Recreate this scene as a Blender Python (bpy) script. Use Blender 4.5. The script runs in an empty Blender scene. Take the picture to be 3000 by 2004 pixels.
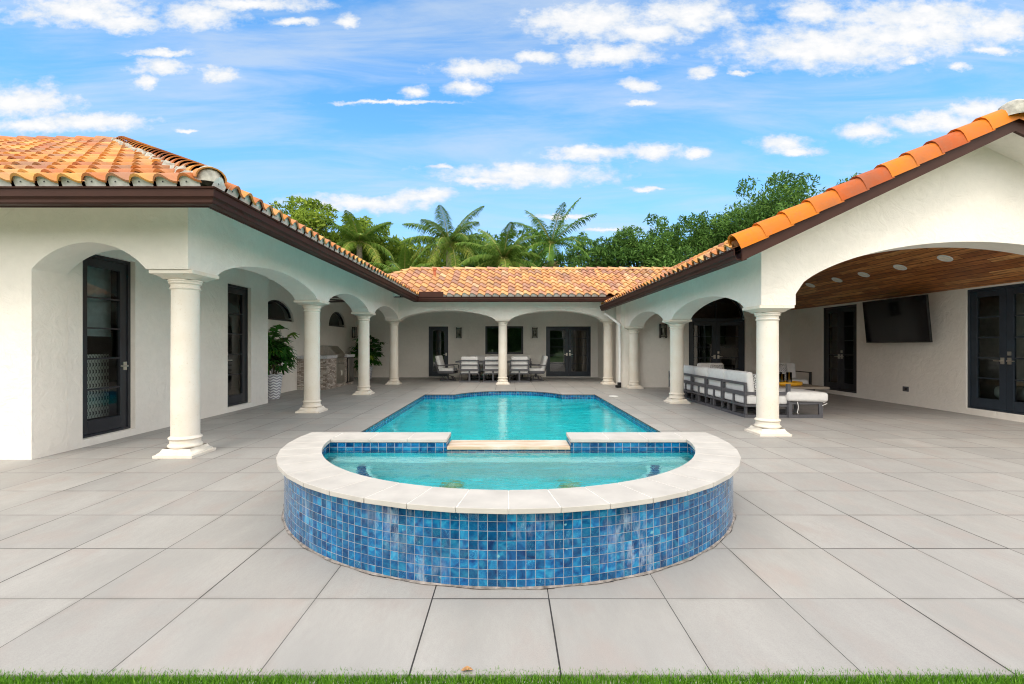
import bpy, math, random
import numpy as np
from mathutils import Vector, Matrix
R = math.radians
random.seed(7)
rng = np.random.default_rng(11)
S = bpy.context.scene
COL = S.collection

# ------------------------------------------------------------------ camera
cam = bpy.data.cameras.new('camera')
cam.sensor_width = 36.0
cam.lens = 36.0 * 1385 / 3000
cam.shift_x = 10 / 3000
cam.shift_y = 10 / 3000
cam.clip_start = 0.05
cam.clip_end = 3000
co = bpy.data.objects.new('camera', cam)
co.location = (0, 0, 1.33)
co.rotation_euler = (R(90), 0, 0)
COL.objects.link(co)
S.camera = co

# ------------------------------------------------------------------ render settings
S.view_settings.view_transform = 'Standard'
S.view_settings.look = 'None'
S.view_settings.gamma = 1.0
S.view_settings.exposure = 1.85
S.cycles.max_bounces = 10
S.cycles.diffuse_bounces = 8
S.cycles.glossy_bounces = 4
S.cycles.transmission_bounces = 8
S.cycles.transparent_max_bounces = 12
S.cycles.use_denoising = True
S.cycles.filter_width = 1.1
S.cycles.sample_clamp_indirect = 6.0
SUN_EL, SUN_AZ = 52, 195      # azimuth clockwise from +Y

# ------------------------------------------------------------------ world
CLOUDS = [(-51.9, 40.7, 8.72, 2.01), (-37.8, 39.9, 5.02, 1.59), (-46.3, 39.0, 4.76, 1.16), (-31.2, 41.4, 7.93, 0.85), (-25.9, 39.2, 3.17, 0.53), (-19.3, 39.3, 1.43, 0.95), (-42.1, 35.4, 3.97, 0.48), (-42.1, 33.7, 3.44, 1.06), (-43.9, 31.9, 1.59, 0.95), (-35.2, 32.8, 2.64, 0.95), (-59.0, 29.4, 6.87, 2.01), (-51.1, 27.0, 7.93, 1.16), (-57.4, 26.5, 5.82, 0.95), (-38.6, 26.1, 1.69, 0.37), (-11.3, 30.8, 1.43, 0.63), (-3.5, 33.5, 5.02, 1.27), (-5.1, 31.2, 2.22, 0.85), (-14.0, 29.5, 6.35, 0.26), (9.5, 39.5, 8.72, 2.38), (21.6, 40.0, 6.87, 2.12), (17.1, 37.9, 5.82, 1.32), (12.4, 35.3, 6.08, 1.48), (3.7, 34.9, 2.91, 0.95), (23.4, 33.2, 1.74, 0.95), (28.3, 33.0, 1.37, 0.37), (38.8, 36.1, 12.69, 2.64), (49.9, 39.8, 11.63, 2.12), (48.3, 37.6, 13.22, 2.22), (36.7, 40.5, 3.7, 1.69), (59.4, 38.7, 4.76, 2.12), (48.6, 34.4, 1.9, 0.58), (58.5, 35.8, 3.28, 0.69), (54.6, 33.8, 1.48, 0.58), (15.7, 31.6, 2.64, 0.85), (16.0, 29.5, 2.12, 0.42), (9.5, 23.2, 5.71, 0.95), (17.3, 23.5, 4.12, 0.9), (22.8, 23.4, 1.59, 0.63), (2.1, 20.7, 10.05, 1.48), (-2.9, 20.0, 5.82, 0.74), (16.6, 18.9, 2.01, 0.37), (-18.3, 17.2, 8.99, 1.06), (-10.3, 18.1, 4.23, 1.06), (33.3, 24.4, 3.17, 0.95), (35.1, 23.6, 2.64, 0.53), (43.3, 25.9, 3.81, 1.06), (52.0, 27.0, 6.87, 1.37), (57.3, 28.6, 3.97, 1.16), (11.9, 14.1, 3.17, 0.32), (-8.2, 21.7, 1.43, 0.37), (6.6, 15.6, 3.7, 0.37)]
W = bpy.data.worlds.new('World')
S.world = W
W.use_nodes = True
nt = W.node_tree
N = nt.nodes
for n in list(N): N.remove(n)
def wn(t, **k):
    n = N.new(t)
    for a, b in k.items(): setattr(n, a, b)
    return n
def wl(a, b): nt.links.new(a, b)
def wm(op, a, b=None, c=None, clamp=False):
    n = wn('ShaderNodeMath', operation=op, use_clamp=clamp)
    for i, v in enumerate((a, b, c)):
        if v is None: continue
        if isinstance(v, (int, float)): n.inputs[i].default_value = v
        else: wl(v, n.inputs[i])
    return n.outputs[0]
tc = wn('ShaderNodeTexCoord')
sp = wn('ShaderNodeSeparateXYZ'); wl(tc.outputs['Generated'], sp.inputs[0])
azr = wm('MULTIPLY', wm('ARCTAN2', sp.outputs[0], sp.outputs[1]), 57.2958)
elr = wm('MULTIPLY', wm('ARCSINE', sp.outputs[2]), 57.2958)
# clouds stand on a far vertical sheet to the north: x/y and z/y of the sky direction
yy_ = wm('MAXIMUM', sp.outputs[1], .04)
cv = wn('ShaderNodeCombineXYZ'); wl(wm('MULTIPLY', wm('DIVIDE', sp.outputs[0], yy_), 57.2958), cv.inputs[0]); wl(wm('MULTIPLY', wm('DIVIDE', sp.outputs[2], yy_), 57.2958), cv.inputs[1])
def noise(vec, scale, detail, rough=.55, dist=0.0, sc=(1, 1, 1), rot=0.0, col=False):
    mp = wn('ShaderNodeMapping'); mp.inputs['Scale'].default_value = sc; mp.inputs['Rotation'].default_value = (0, 0, rot)
    wl(vec, mp.inputs[0])
    n = wn('ShaderNodeTexNoise'); n.inputs['Scale'].default_value = scale; n.inputs['Detail'].default_value = detail
    n.inputs['Roughness'].default_value = rough; n.inputs['Distortion'].default_value = dist
    wl(mp.outputs[0], n.inputs['Vector'])
    return n.outputs['Color' if col else 'Fac']
wv = noise(cv.outputs[0], .38, 8, .68, sc=(.7, 1.3, 1), col=True)
wsub = wn('ShaderNodeVectorMath', operation='SUBTRACT'); wl(wv, wsub.inputs[0]); wsub.inputs[1].default_value = (.5, .5, .5)
wsc = wn('ShaderNodeVectorMath', operation='MULTIPLY'); wl(wsub.outputs[0], wsc.inputs[0]); wsc.inputs[1].default_value = (3.6, 2.2, 0)
wadd = wn('ShaderNodeVectorMath', operation='ADD'); wl(cv.outputs[0], wadd.inputs[0]); wl(wsc.outputs[0], wadd.inputs[1])
best = None
for a, e, w_, h_ in CLOUDS:
    v1 = wn('ShaderNodeVectorMath', operation='SUBTRACT'); wl(wadd.outputs[0], v1.inputs[0]); v1.inputs[1].default_value = (a, e, 0)
    v2 = wn('ShaderNodeVectorMath', operation='MULTIPLY'); wl(v1.outputs[0], v2.inputs[0]); v2.inputs[1].default_value = (1 / w_, 1 / h_, 0)
    v3 = wn('ShaderNodeVectorMath', operation='LENGTH'); wl(v2.outputs[0], v3.inputs[0])
    best = v3.outputs['Value'] if best is None else wm('MINIMUM', best, v3.outputs['Value'])
det = noise(cv.outputs[0], .6, 9, .62, sc=(.7, 1.2, 1))
dens = wm('ADD', wm('SUBTRACT', 1.33, best), wm('MULTIPLY', wm('SUBTRACT', det, .5), 1.9))
mr = wn('ShaderNodeMapRange', interpolation_type='SMOOTHSTEP'); wl(dens, mr.inputs[0])
mr.inputs[1].default_value = -.3; mr.inputs[2].default_value = .95; mr.inputs[3].default_value = 0; mr.inputs[4].default_value = .97
cir = noise(cv.outputs[0], .13, 9, .62, .5, sc=(.22, 1.5, 1), rot=R(-3))
cir2 = noise(cv.outputs[0], .05, 3, .5, sc=(.6, 1.4, 1))
cm = wn('ShaderNodeMapRange', interpolation_type='SMOOTHSTEP')
wl(wm('ADD', wm('MULTIPLY', cir, .75), wm('MULTIPLY', cir2, .35)), cm.inputs[0])
cm.inputs[1].default_value = .42; cm.inputs[2].default_value = .72; cm.inputs[3].default_value = 0; cm.inputs[4].default_value = .62
# added unseen broken cloud sheet overhead and behind the camera, whitens and lifts the light
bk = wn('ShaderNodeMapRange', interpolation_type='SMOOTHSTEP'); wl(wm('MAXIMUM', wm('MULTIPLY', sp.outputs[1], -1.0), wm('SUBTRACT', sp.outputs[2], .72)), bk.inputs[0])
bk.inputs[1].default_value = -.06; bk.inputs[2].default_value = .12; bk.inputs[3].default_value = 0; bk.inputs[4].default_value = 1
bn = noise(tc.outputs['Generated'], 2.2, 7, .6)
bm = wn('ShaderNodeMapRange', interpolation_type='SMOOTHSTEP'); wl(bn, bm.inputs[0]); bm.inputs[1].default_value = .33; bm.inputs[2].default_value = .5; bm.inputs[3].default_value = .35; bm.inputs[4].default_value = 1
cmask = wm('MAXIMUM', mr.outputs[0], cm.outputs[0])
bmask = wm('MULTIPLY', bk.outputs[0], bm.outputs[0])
sky = wn('ShaderNodeTexSky', sky_type='NISHITA')
sky.sun_disc = False; sky.sun_elevation = R(SUN_EL); sky.sun_rotation = R(SUN_AZ)
sky.air_density = 1.0; sky.dust_density = 0.6; sky.ozone_density = 2.0
tint = wn('ShaderNodeMix', data_type='RGBA', blend_type='MULTIPLY'); tint.inputs[0].default_value = 1
wl(sky.outputs[0], tint.inputs[6]); tint.inputs[7].default_value = (0.34, 0.72, 0.90, 1)
hz = wn('ShaderNodeMapRange', interpolation_type='SMOOTHSTEP'); wl(elr, hz.inputs[0]); hz.inputs[1].default_value = 5; hz.inputs[2].default_value = 34; hz.inputs[3].default_value = .6; hz.inputs[4].default_value = 0
pale = wn('ShaderNodeMix', data_type='RGBA'); wl(hz.outputs[0], pale.inputs[0]); wl(tint.outputs[2], pale.inputs[6]); pale.inputs[7].default_value = (1.1, 1.9, 2.9, 1)
mx = wn('ShaderNodeMix', data_type='RGBA'); wl(cmask, mx.inputs[0]); wl(pale.outputs[2], mx.inputs[6])
cs_ = wn('ShaderNodeMapRange'); wl(wm('ADD', dens, wm('MULTIPLY', wm('SUBTRACT', noise(cv.outputs[0], .45, 5, .6, sc=(.6, 1.3, 1)), .5), 1.6)), cs_.inputs[0]); cs_.inputs[1].default_value = .1; cs_.inputs[2].default_value = 1.3
cc_ = wn('ShaderNodeMix', data_type='RGBA'); wl(cs_.outputs[0], cc_.inputs[0]); cc_.inputs[6].default_value = (1.95, 2.2, 2.5, 1); cc_.inputs[7].default_value = (2.9, 2.85, 2.8, 1)
wl(cc_.outputs[2], mx.inputs[7])
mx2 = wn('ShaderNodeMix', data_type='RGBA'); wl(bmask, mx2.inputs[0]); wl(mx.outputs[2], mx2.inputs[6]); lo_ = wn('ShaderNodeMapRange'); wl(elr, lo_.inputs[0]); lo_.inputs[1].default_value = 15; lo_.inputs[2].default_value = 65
bc_ = wn('ShaderNodeMix', data_type='RGBA'); wl(lo_.outputs[0], bc_.inputs[0]); bc_.inputs[6].default_value = (8.9, 8.5, 7.95, 1); bc_.inputs[7].default_value = (4.4, 4.2, 3.9, 1); wl(bc_.outputs[2], mx2.inputs[6 + 1])  # low part of the added sheet brightened to light the arcade walls
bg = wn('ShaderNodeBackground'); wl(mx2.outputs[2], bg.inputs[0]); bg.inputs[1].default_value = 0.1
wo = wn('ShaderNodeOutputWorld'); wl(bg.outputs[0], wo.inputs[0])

# ------------------------------------------------------------------ sun (thin cloud in front of it: soft)
sl = bpy.data.lights.new('sun', 'SUN'); sl.energy = 0.5; sl.angle = R(22); sl.color = (1, .92, .82)
so = bpy.data.objects.new('sun', sl); COL.objects.link(so)
sd = Vector((math.sin(R(SUN_AZ)) * math.cos(R(SUN_EL)), math.cos(R(SUN_AZ)) * math.cos(R(SUN_EL)), math.sin(R(SUN_EL))))
so.rotation_euler = sd.to_track_quat('Z', 'Y').to_euler(); so.location = sd * 50

# ================================================================== helpers
class MB:
    def __init__(s): s.v = []; s.f = []; s.uv = {}; s.rnd = None
    def add(s, vs, fs):
        b = len(s.v); s.v += [tuple(p) for p in vs]; s.f += [tuple(b + i for i in f) for f in fs]; return b
    def box(s, x0, x1, y0, y1, z0, z1):
        s.add([(x0, y0, z0), (x1, y0, z0), (x1, y1, z0), (x0, y1, z0), (x0, y0, z1), (x1, y0, z1), (x1, y1, z1), (x0, y1, z1)],
              [(0, 3, 2, 1), (4, 5, 6, 7), (0, 1, 5, 4), (1, 2, 6, 5), (2, 3, 7, 6), (3, 0, 4, 7)])
    def obox(s, c, size, rot=(0, 0, 0)):
        from mathutils import Euler
        M = Euler(rot).to_matrix(); c = Vector(c); a, b, d = [q / 2 for q in size]
        P = [(-a, -b, -d), (a, -b, -d), (a, b, -d), (-a, b, -d), (-a, -b, d), (a, -b, d), (a, b, d), (-a, b, d)]
        s.add([c + M @ Vector(p) for p in P], [(0, 3, 2, 1), (4, 5, 6, 7), (0, 1, 5, 4), (1, 2, 6, 5), (2, 3, 7, 6), (3, 0, 4, 7)])
    def bar(s, p, q, w, h=None):
        h = h or w; p = Vector(p); q = Vector(q); d = (q - p); L = d.length; d.normalize()
        up = Vector((0, 0, 1)) if abs(d.z) < .95 else Vector((0, 1, 0))
        a = d.cross(up).normalized() * (w / 2); b = a.cross(d).normalized() * (h / 2)
        s.add([p - a - b, p + a - b, p + a + b, p - a + b, q - a - b, q + a - b, q + a + b, q - a + b],
              [(0, 1, 2, 3), (7, 6, 5, 4), (0, 4, 5, 1), (1, 5, 6, 2), (2, 6, 7, 3), (3, 7, 4, 0)])
    def tube(s, path, r, seg=8, cap=True):
        path = [Vector(p) for p in path]; n = len(path)
        rr = r if isinstance(r, (list, tuple)) else [r] * n
        rings = []; ref = Vector((0.13, 0.21, 0.97)).normalized()
        for i, p in enumerate(path):
            d = (path[min(i + 1, n - 1)] - path[max(i - 1, 0)]).normalized()
            if abs(d.dot(ref)) > .97: rf = Vector((1, 0, 0))
            else: rf = ref
            a = d.cross(rf).normalized(); b = d.cross(a).normalized()
            rings.append([p + (a * math.cos(t) + b * math.sin(t)) * rr[i] for t in [2 * math.pi * k / seg for k in range(seg)]])
        vs = [q for rg in rings for q in rg]
        fs = [(i * seg + k, i * seg + (k + 1) % seg, (i + 1) * seg + (k + 1) % seg, (i + 1) * seg + k) for i in range(n - 1) for k in range(seg)]
        if cap: fs += [tuple(range(seg))[::-1], tuple(range((n - 1) * seg, n * seg))]
        s.add(vs, fs)
    def lathe(s, prof, c=(0, 0, 0), seg=32, sx=1, sy=1, cap=True, square=False):
        vs = []; n = len(prof)
        for r, z in prof:
            for k in range(seg):
                t = 2 * math.pi * (k + .5) / seg
                vs.append((c[0] + r * math.cos(t) * sx, c[1] + r * math.sin(t) * sy, c[2] + z))
        fs = [(i * seg + k, i * seg + (k + 1) % seg, (i + 1) * seg + (k + 1) % seg, (i + 1) * seg + k) for i in range(n - 1) for k in range(seg)]
        if cap: fs += [tuple(range(seg))[::-1], tuple(range((n - 1) * seg, n * seg))]
        s.add(vs, fs)
    def prism(s, poly, z0, z1):
        n = len(poly)
        s.add([(x, y, z0) for x, y in poly] + [(x, y, z1) for x, y in poly],
              [tuple(range(n))[::-1], tuple(range(n, 2 * n))] + [(i, (i + 1) % n, n + (i + 1) % n, n + i) for i in range(n)])
    def build(s, name, mat, parent=None, smooth=False, bevel=0, seg=2, sub=0, label=None):
        me = bpy.data.meshes.new(name)
        me.from_pydata(s.v, [], s.f)
        if s.uv:
            ul = me.uv_layers.new(name='UVMap')
            for p in me.polygons:
                u = s.uv.get(p.index)
                if u:
                    for li, c in zip(p.loop_indices, u): ul.data[li].uv = c
        if s.rnd is not None:
            at = me.attributes.new('rnd', 'FLOAT', 'POINT')
            at.data.foreach_set('value', np.asarray(s.rnd, dtype=np.float32))
        me.update()
        if smooth: me.polygons.foreach_set('use_smooth', [True] * len(me.polygons))
        if mat is not None: me.materials.append(mat)
        o = bpy.data.objects.new(name, me); COL.objects.link(o)
        if parent is not None: o.parent = parent
        if bevel:
            b = o.modifiers.new('bevel', 'BEVEL'); b.width = bevel; b.segments = seg; b.limit_method = 'ANGLE'; b.angle_limit = R(35)
        if sub:
            b = o.modifiers.new('sub', 'SUBSURF'); b.levels = sub; b.render_levels = sub
        if label: o['label'] = label
        return o
def smooth_by_angle(o, ang=35):
    me = o.data
    me.polygons.foreach_set('use_smooth', [True] * len(me.polygons))
    try: me.set_sharp_from_angle(angle=R(ang))
    except Exception: pass
    return o
def thing(name, label, cat, loc=(0, 0, 0), rz=0, group=None):
    o = bpy.data.objects.new(name, None); COL.objects.link(o)
    o.location = loc; o.rotation_euler = (0, 0, rz); o.empty_display_size = .1
    o['label'] = label; o['category'] = cat
    if group: o['group'] = group
    return o
def tag(o, label, cat, group=None):
    o['label'] = label; o['category'] = cat
    if group: o['group'] = group
    return o
def struct(o, kind='structure'):
    o['kind'] = kind; return o
def copy_tree(o, parent=None):
    c = o.copy(); COL.objects.link(c); c.parent = parent
    for ch in list(o.children): copy_tree(ch, c)
    return c
def dup(o, label, loc, rz=0):
    c = copy_tree(o); c.location = loc; c.rotation_euler = (0, 0, rz); c['label'] = label; return c

# ------------------------------------------------------------------ materials
class NM:
    def __init__(s, name, **p):
        s.m = bpy.data.materials.new(name); s.m.use_nodes = True
        s.t = s.m.node_tree; s.N = s.t.nodes
        s.b = s.N['Principled BSDF']; s.out = s.N['Material Output']
        for k, v in p.items(): s.set(k, v)
    def set(s, k, v):
        nm = {'col': 'Base Color', 'rough': 'Roughness', 'metal': 'Metallic', 'spec': 'Specular IOR Level', 'coat': 'Coat Weight', 'sss': 'Subsurface Weight', 'trans': 'Transmission Weight', 'ior': 'IOR'}[k]
        if isinstance(v, tuple) and len(v) == 3: v = v + (1,)
        if hasattr(v, 'is_linked') or hasattr(v, 'links'): s.t.links.new(v, s.b.inputs[nm])
        else: s.b.inputs[nm].default_value = v
    def n(s, t, ins=None, **k):
        n = s.N.new(t)
        for a, b in k.items(): setattr(n, a, b)
        for i, v in (ins or {}).items():
            if hasattr(v, 'links'): s.t.links.new(v, n.inputs[i])
            else: n.inputs[i].default_value = v
        return n
    def math(s, op, a, b=0.0, clamp=False):
        return s.n('ShaderNodeMath', {0: a, 1: b}, operation=op, use_clamp=clamp).outputs[0]
    def obj(s): return s.n('ShaderNodeTexCoord').outputs['Object']
    def uv(s): return s.n('ShaderNodeTexCoord').outputs['UV']
    def noise(s, scale, detail=4, vec=None, rough=.55, dist=0, sc=(1, 1, 1), col=False, rot=(0, 0, 0)):
        mp = s.n('ShaderNodeMapping', {0: vec or s.obj(), 'Scale': sc, 'Rotation': rot})
        return s.n('ShaderNodeTexNoise', {'Vector': mp.outputs[0], 'Scale': scale, 'Detail': detail, 'Roughness': rough, 'Distortion': dist}).outputs['Color' if col else 'Fac']
    def ramp(s, f, stops, interp='LINEAR'):
        r = s.n('ShaderNodeValToRGB', {0: f}); e = r.color_ramp.elements; r.color_ramp.interpolation = interp
        while len(e) > 1: e.remove(e[-1])
        for i, (p, c) in enumerate(stops):
            c = (c, c, c) if isinstance(c, (int, float)) else c
            if i == 0: e[0].position = p; e[0].color = tuple(c) + (1,)
            else: q = e.new(p); q.color = tuple(c) + (1,)
        return r.outputs[0]
    def mix(s, f, a, b, mode='MIX'):
        a = a + (1,) if isinstance(a, tuple) else a; b = b + (1,) if isinstance(b, tuple) else b
        return s.n('ShaderNodeMix', {0: f, 6: a, 7: b}, data_type='RGBA', blend_type=mode).outputs[2]
    def sep(s, v): return s.n('ShaderNodeSeparateXYZ', {0: v}).outputs
    def bump(s, h, strength=.3, dist=.01, prev=None):
        i = {'Height': h, 'Strength': strength, 'Distance': dist}
        if prev: i['Normal'] = prev
        b = s.n('ShaderNodeBump', i).outputs[0]
        s.t.links.new(b, s.b.inputs['Normal']); return b

def m_stucco():
    m = NM('stucco', rough=.9, spec=.2)
    big = m.noise(1.1, 4); fine = m.noise(9, 6)
    c = m.mix(m.ramp(big, [(.35, 0), (.7, 1)]), (.835, .795, .73), (.775, .735, .67))
    c = m.mix(m.ramp(fine, [(.3, 0), (.75, .35)]), c, (.68, .655, .60))
    m.set('col', c)
    h = m.math('ADD', m.math('MULTIPLY', m.noise(5, 5, dist=1.6), .9), m.math('MULTIPLY', m.noise(110, 3), .22))
    m.bump(h, .8, .022)
    return m.m
def m_stone():
    m = NM('column stone', rough=.75, spec=.3)
    a = m.noise(3, 5); v = m.n('ShaderNodeTexVoronoi', {'Vector': m.obj(), 'Scale': 55}).outputs['Distance']
    c = m.mix(m.ramp(a, [(.3, 0), (.7, 1)]), (.68, .62, .525), (.74, .70, .63))
    pits = m.ramp(m.noise(38, 5, rough=.75), [(.58, 0), (.70, 1)])
    c = m.mix(m.math('MULTIPLY', pits, .45), c, (.50, .38, .22))
    vein = m.ramp(m.noise(2.2, 6, sc=(1, 1, .5)), [(.55, 0), (.68, 1)])
    c = m.mix(m.math('MULTIPLY', vein, .3), c, (.72, .55, .33))
    m.set('col', c); m.bump(m.math('SUBTRACT', a, m.math('MULTIPLY', pits, .8)), .3, .006)
    return m.m
def m_plain(name, col, rough=.5, metal=0, nz=.12, scale=12, spec=.5, bump=0, coat=0):
    m = NM(name, rough=rough, metal=metal, spec=spec, coat=coat)
    f = m.noise(scale, 5)
    d = tuple(max(0, c * (1 - nz * 1.6)) for c in col); l = tuple(min(1, c * (1 + nz)) for c in col)
    m.set('col', m.mix(m.ramp(f, [(.3, 0), (.7, 1)]), d, l))
    if bump: m.bump(m.noise(scale * 6, 4), bump, .004)
    return m.m
def m_paver():
    m = NM('porcelain paver', spec=.35)
    P = m.sep(m.obj())
    g = .6125
    X = m.math('DIVIDE', m.math('SUBTRACT', P[0], .2116), g); Y = m.math('DIVIDE', m.math('SUBTRACT', P[1], 2.482), g)
    fx = m.math('FRACT', X); fy = m.math('FRACT', Y)
    cell = m.n('ShaderNodeCombineXYZ', {0: m.math('FLOOR', X), 1: m.math('FLOOR', Y)}).outputs[0]
    wnz = m.n('ShaderNodeTexWhiteNoise', {0: cell}, noise_dimensions='2D')
    cx = m.n('ShaderNodeCombineXYZ', {0: m.math('FLOOR', m.math('ADD', X, .5)), 1: m.math('FLOOR', Y), 2: 3.0}).outputs[0]
    cy = m.n('ShaderNodeCombineXYZ', {0: m.math('FLOOR', X), 1: m.math('FLOOR', m.math('ADD', Y, .5)), 2: 9.0}).outputs[0]
    rx = m.n('ShaderNodeTexWhiteNoise', {0: cx}).outputs[0]; ry = m.n('ShaderNodeTexWhiteNoise', {0: cy}).outputs[0]
    ex = m.math('MINIMUM', fx, m.math('SUBTRACT', 1, fx)); ey = m.math('MINIMUM', fy, m.math('SUBTRACT', 1, fy))
    wx = m.math('ADD', m.math('MULTIPLY', m.math('POWER', rx, 2), .0042), .0028); wy = m.math('ADD', m.math('MULTIPLY', m.math('POWER', ry, 2), .0045), .0026)
    jx = m.math('LESS_THAN', ex, wx); jy = m.math('LESS_THAN', ey, wy)
    j = m.math('MAXIMUM', jx, jy)
    off = m.n('ShaderNodeVectorMath', {0: m.obj(), 1: m.n('ShaderNodeVectorMath', {0: wnz.outputs['Color'], 1: (30, 30, 30)}, operation='MULTIPLY').outputs[0]}, operation='ADD').outputs[0]
    n1 = m.noise(1.6, 5, vec=off, sc=(1.5, .6, 1)); n2 = m.noise(34, 5, vec=off, sc=(1.6, .5, 1)); n3 = m.noise(240, 2, vec=off)
    n4 = m.noise(3.2, 4, vec=off, sc=(1.2, .7, 1))
    c = m.mix(m.ramp(n1, [(.32, 0), (.68, 1)]), (.335, .326, .308), (.435, .42, .396))
    c = m.mix(m.math('MULTIPLY', m.ramp(n4, [(.5, 0), (.68, 1)]), .75), c, (.39, .335, .305))
    c = m.mix(m.math('MULTIPLY', m.ramp(n2, [(.4, 0), (.75, 1)]), .30), c, (.34, .325, .305))
    c = m.mix(m.math('MULTIPLY', m.ramp(n3, [(.4, 0), (.7, 1)]), .35), c, (.22, .21, .20))
    st = m.noise(.5, 5)
    c = m.mix(m.math('MULTIPLY', m.ramp(st, [(.5, 0), (.75, 1)]), .25), c, (.36, .33, .30))
    c = m.mix(m.math('MULTIPLY', wnz.outputs[0], .38), c, (.27, .262, .255))
    em = m.math('MINIMUM', ex, ey); dz_ = m.math('MULTIPLY', m.ramp(em, [(0, 1), (.05, 0)]), m.ramp(m.noise(2.6, 5), [(.45, 0), (.7, .5)]))
    c = m.mix(dz_, c, (.20, .185, .165))
    c = m.mix(j, c, (.035, .032, .03))
    m.set('col', c); m.set('rough', m.math('ADD', m.math('MULTIPLY', n2, .25), .45))
    m.bump(m.math('SUBTRACT', m.math('MULTIPLY', m.noise(150, 3), .12), m.math('MULTIPLY', j, 1.0)), .4, .004)
    return m.m
def m_tile(name, size, calc=0.0, dark=1.0):
    m = NM(name, rough=.15, spec=.4)
    uv = m.sep(m.uv())
    U = m.math('DIVIDE', uv[0], size); V = m.math('DIVIDE', uv[1], size)
    cell = m.n('ShaderNodeCombineXYZ', {0: m.math('FLOOR', U), 1: m.math('FLOOR', V)}).outputs[0]
    wz = m.n('ShaderNodeTexWhiteNoise', {0: cell}, noise_dimensions='2D')
    fu = m.math('FRACT', U); fv = m.math('FRACT', V)
    e = m.math('MINIMUM', m.math('MINIMUM', fu, m.math('SUBTRACT', 1, fu)), m.math('MINIMUM', fv, m.math('SUBTRACT', 1, fv)))
    gm = m.math('LESS_THAN', e, .024)
    off = m.n('ShaderNodeVectorMath', {0: m.n('ShaderNodeCombineXYZ', {0: U, 1: V}).outputs[0], 1: m.n('ShaderNodeVectorMath', {0: wz.outputs['Color'], 1: (50, 50, 50)}, operation='MULTIPLY').outputs[0]}, operation='ADD').outputs[0]
    sw = m.noise(1.1, 1.0, vec=off, dist=2.2)
    band = m.math('FRACT', m.math('MULTIPLY', sw, 8.0))
    c = m.ramp(band, [(0, (.001, .025, .13)), (.35, (.002, .075, .27)), (.55, (.012, .26, .60)), (.66, (.36, .74, .95)), (.78, (.004, .11, .36)), (1, (.001, .025, .12))])
    plain = m.ramp(m.noise(.7, 3, vec=off, dist=.8), [(.3, (.002, .05, .22)), (.5, (.008, .16, .44)), (.7, (.05, .36, .68))])
    c = m.mix(m.ramp(wz.outputs[0], [(.6, 1), (1, .6)]), c, plain)
    hv = m.n('ShaderNodeHueSaturation', {'Value': m.math('ADD', m.math('MULTIPLY', m.sep(wz.outputs['Color'])[1], .7), .65), 'Color': c, 'Saturation': 1.0, 'Hue': .5}).outputs[0]
    wh = m.ramp(m.noise(.9, 3, vec=off), [(.70, 0), (.74, 1)])
    c = m.mix(m.math('MULTIPLY', wh, .6), hv, (.65, .82, .92))
    c = m.mix(1.0, c, (.34, .62, .58), 'MULTIPLY')
    if calc:
        s1 = m.ramp(m.noise(2.2, 3, vec=m.uv(), sc=(1, .7, 1)), [(.50, 0), (.66, 1)])
        s2 = m.ramp(m.noise(14, 6, vec=m.uv(), sc=(1.6, .5, 1), rough=.7), [(.46, 0), (.62, 1)])
        st = m.math('MULTIPLY', m.math('MULTIPLY', s1, s2), calc * .3)
        c = m.mix(st, c, (.72, .76, .82))
    gcol = m.mix(m.ramp(m.noise(6, 3, vec=m.uv()), [(.4, 0), (.6, 1)]), (.30, .31, .34), (.42, .42, .44))
    m.set('col', m.mix(gm, c, gcol))
    m.set('rough', m.math('ADD', m.math('MULTIPLY', gm, .6), .12))
    wc = m.sep(wz.outputs['Color'])
    tl = m.math('ADD', m.math('MULTIPLY', m.math('SUBTRACT', fu, .5), m.math('SUBTRACT', wc[0], .5)), m.math('MULTIPLY', m.math('SUBTRACT', fv, .5), m.math('SUBTRACT', wc[1], .5)))
    m.bump(m.math('SUBTRACT', m.math('ADD', m.math('MULTIPLY', tl, 2.2), m.math('MULTIPLY', sw, .8)), gm), .8, .003)
    return m.m
def m_roof(name, stops, rough=.6, spec=.25, pink=.4):
    m = NM(name, rough=rough, spec=spec)
    a = m.n('ShaderNodeAttribute', attribute_name='rnd').outputs['Fac']
    c = m.ramp(a, stops)
    off = m.n('ShaderNodeVectorMath', {0: m.obj(), 1: m.n('ShaderNodeCombineXYZ', {0: m.math('MULTIPLY', a, 91), 1: m.math('MULTIPLY', a, 57)}).outputs[0]}, operation='ADD').outputs[0]
    n1 = m.noise(3.5, 5, vec=off); n2 = m.noise(22, 5, vec=off)
    c = m.mix(m.math('MULTIPLY', m.ramp(n1, [(.45, 0), (.7, 1)]), pink), c, (.40, .17, .12))
    c = m.mix(m.math('MULTIPLY', m.ramp(n1, [(.25, 1), (.42, 0)]), pink), c, (.62, .32, .09))
    c = m.mix(m.math('MULTIPLY', m.ramp(m.noise(1.3, 5), [(.55, 0), (.72, 1)]), .45), c, (.14, .09, .065))
    c = m.mix(m.math('MULTIPLY', m.ramp(n2, [(.55, 0), (.75, 1)]), .4), c, (.30, .13, .07))
    m.set('col', c); m.bump(n2, .15, .005)
    return m.m
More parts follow.
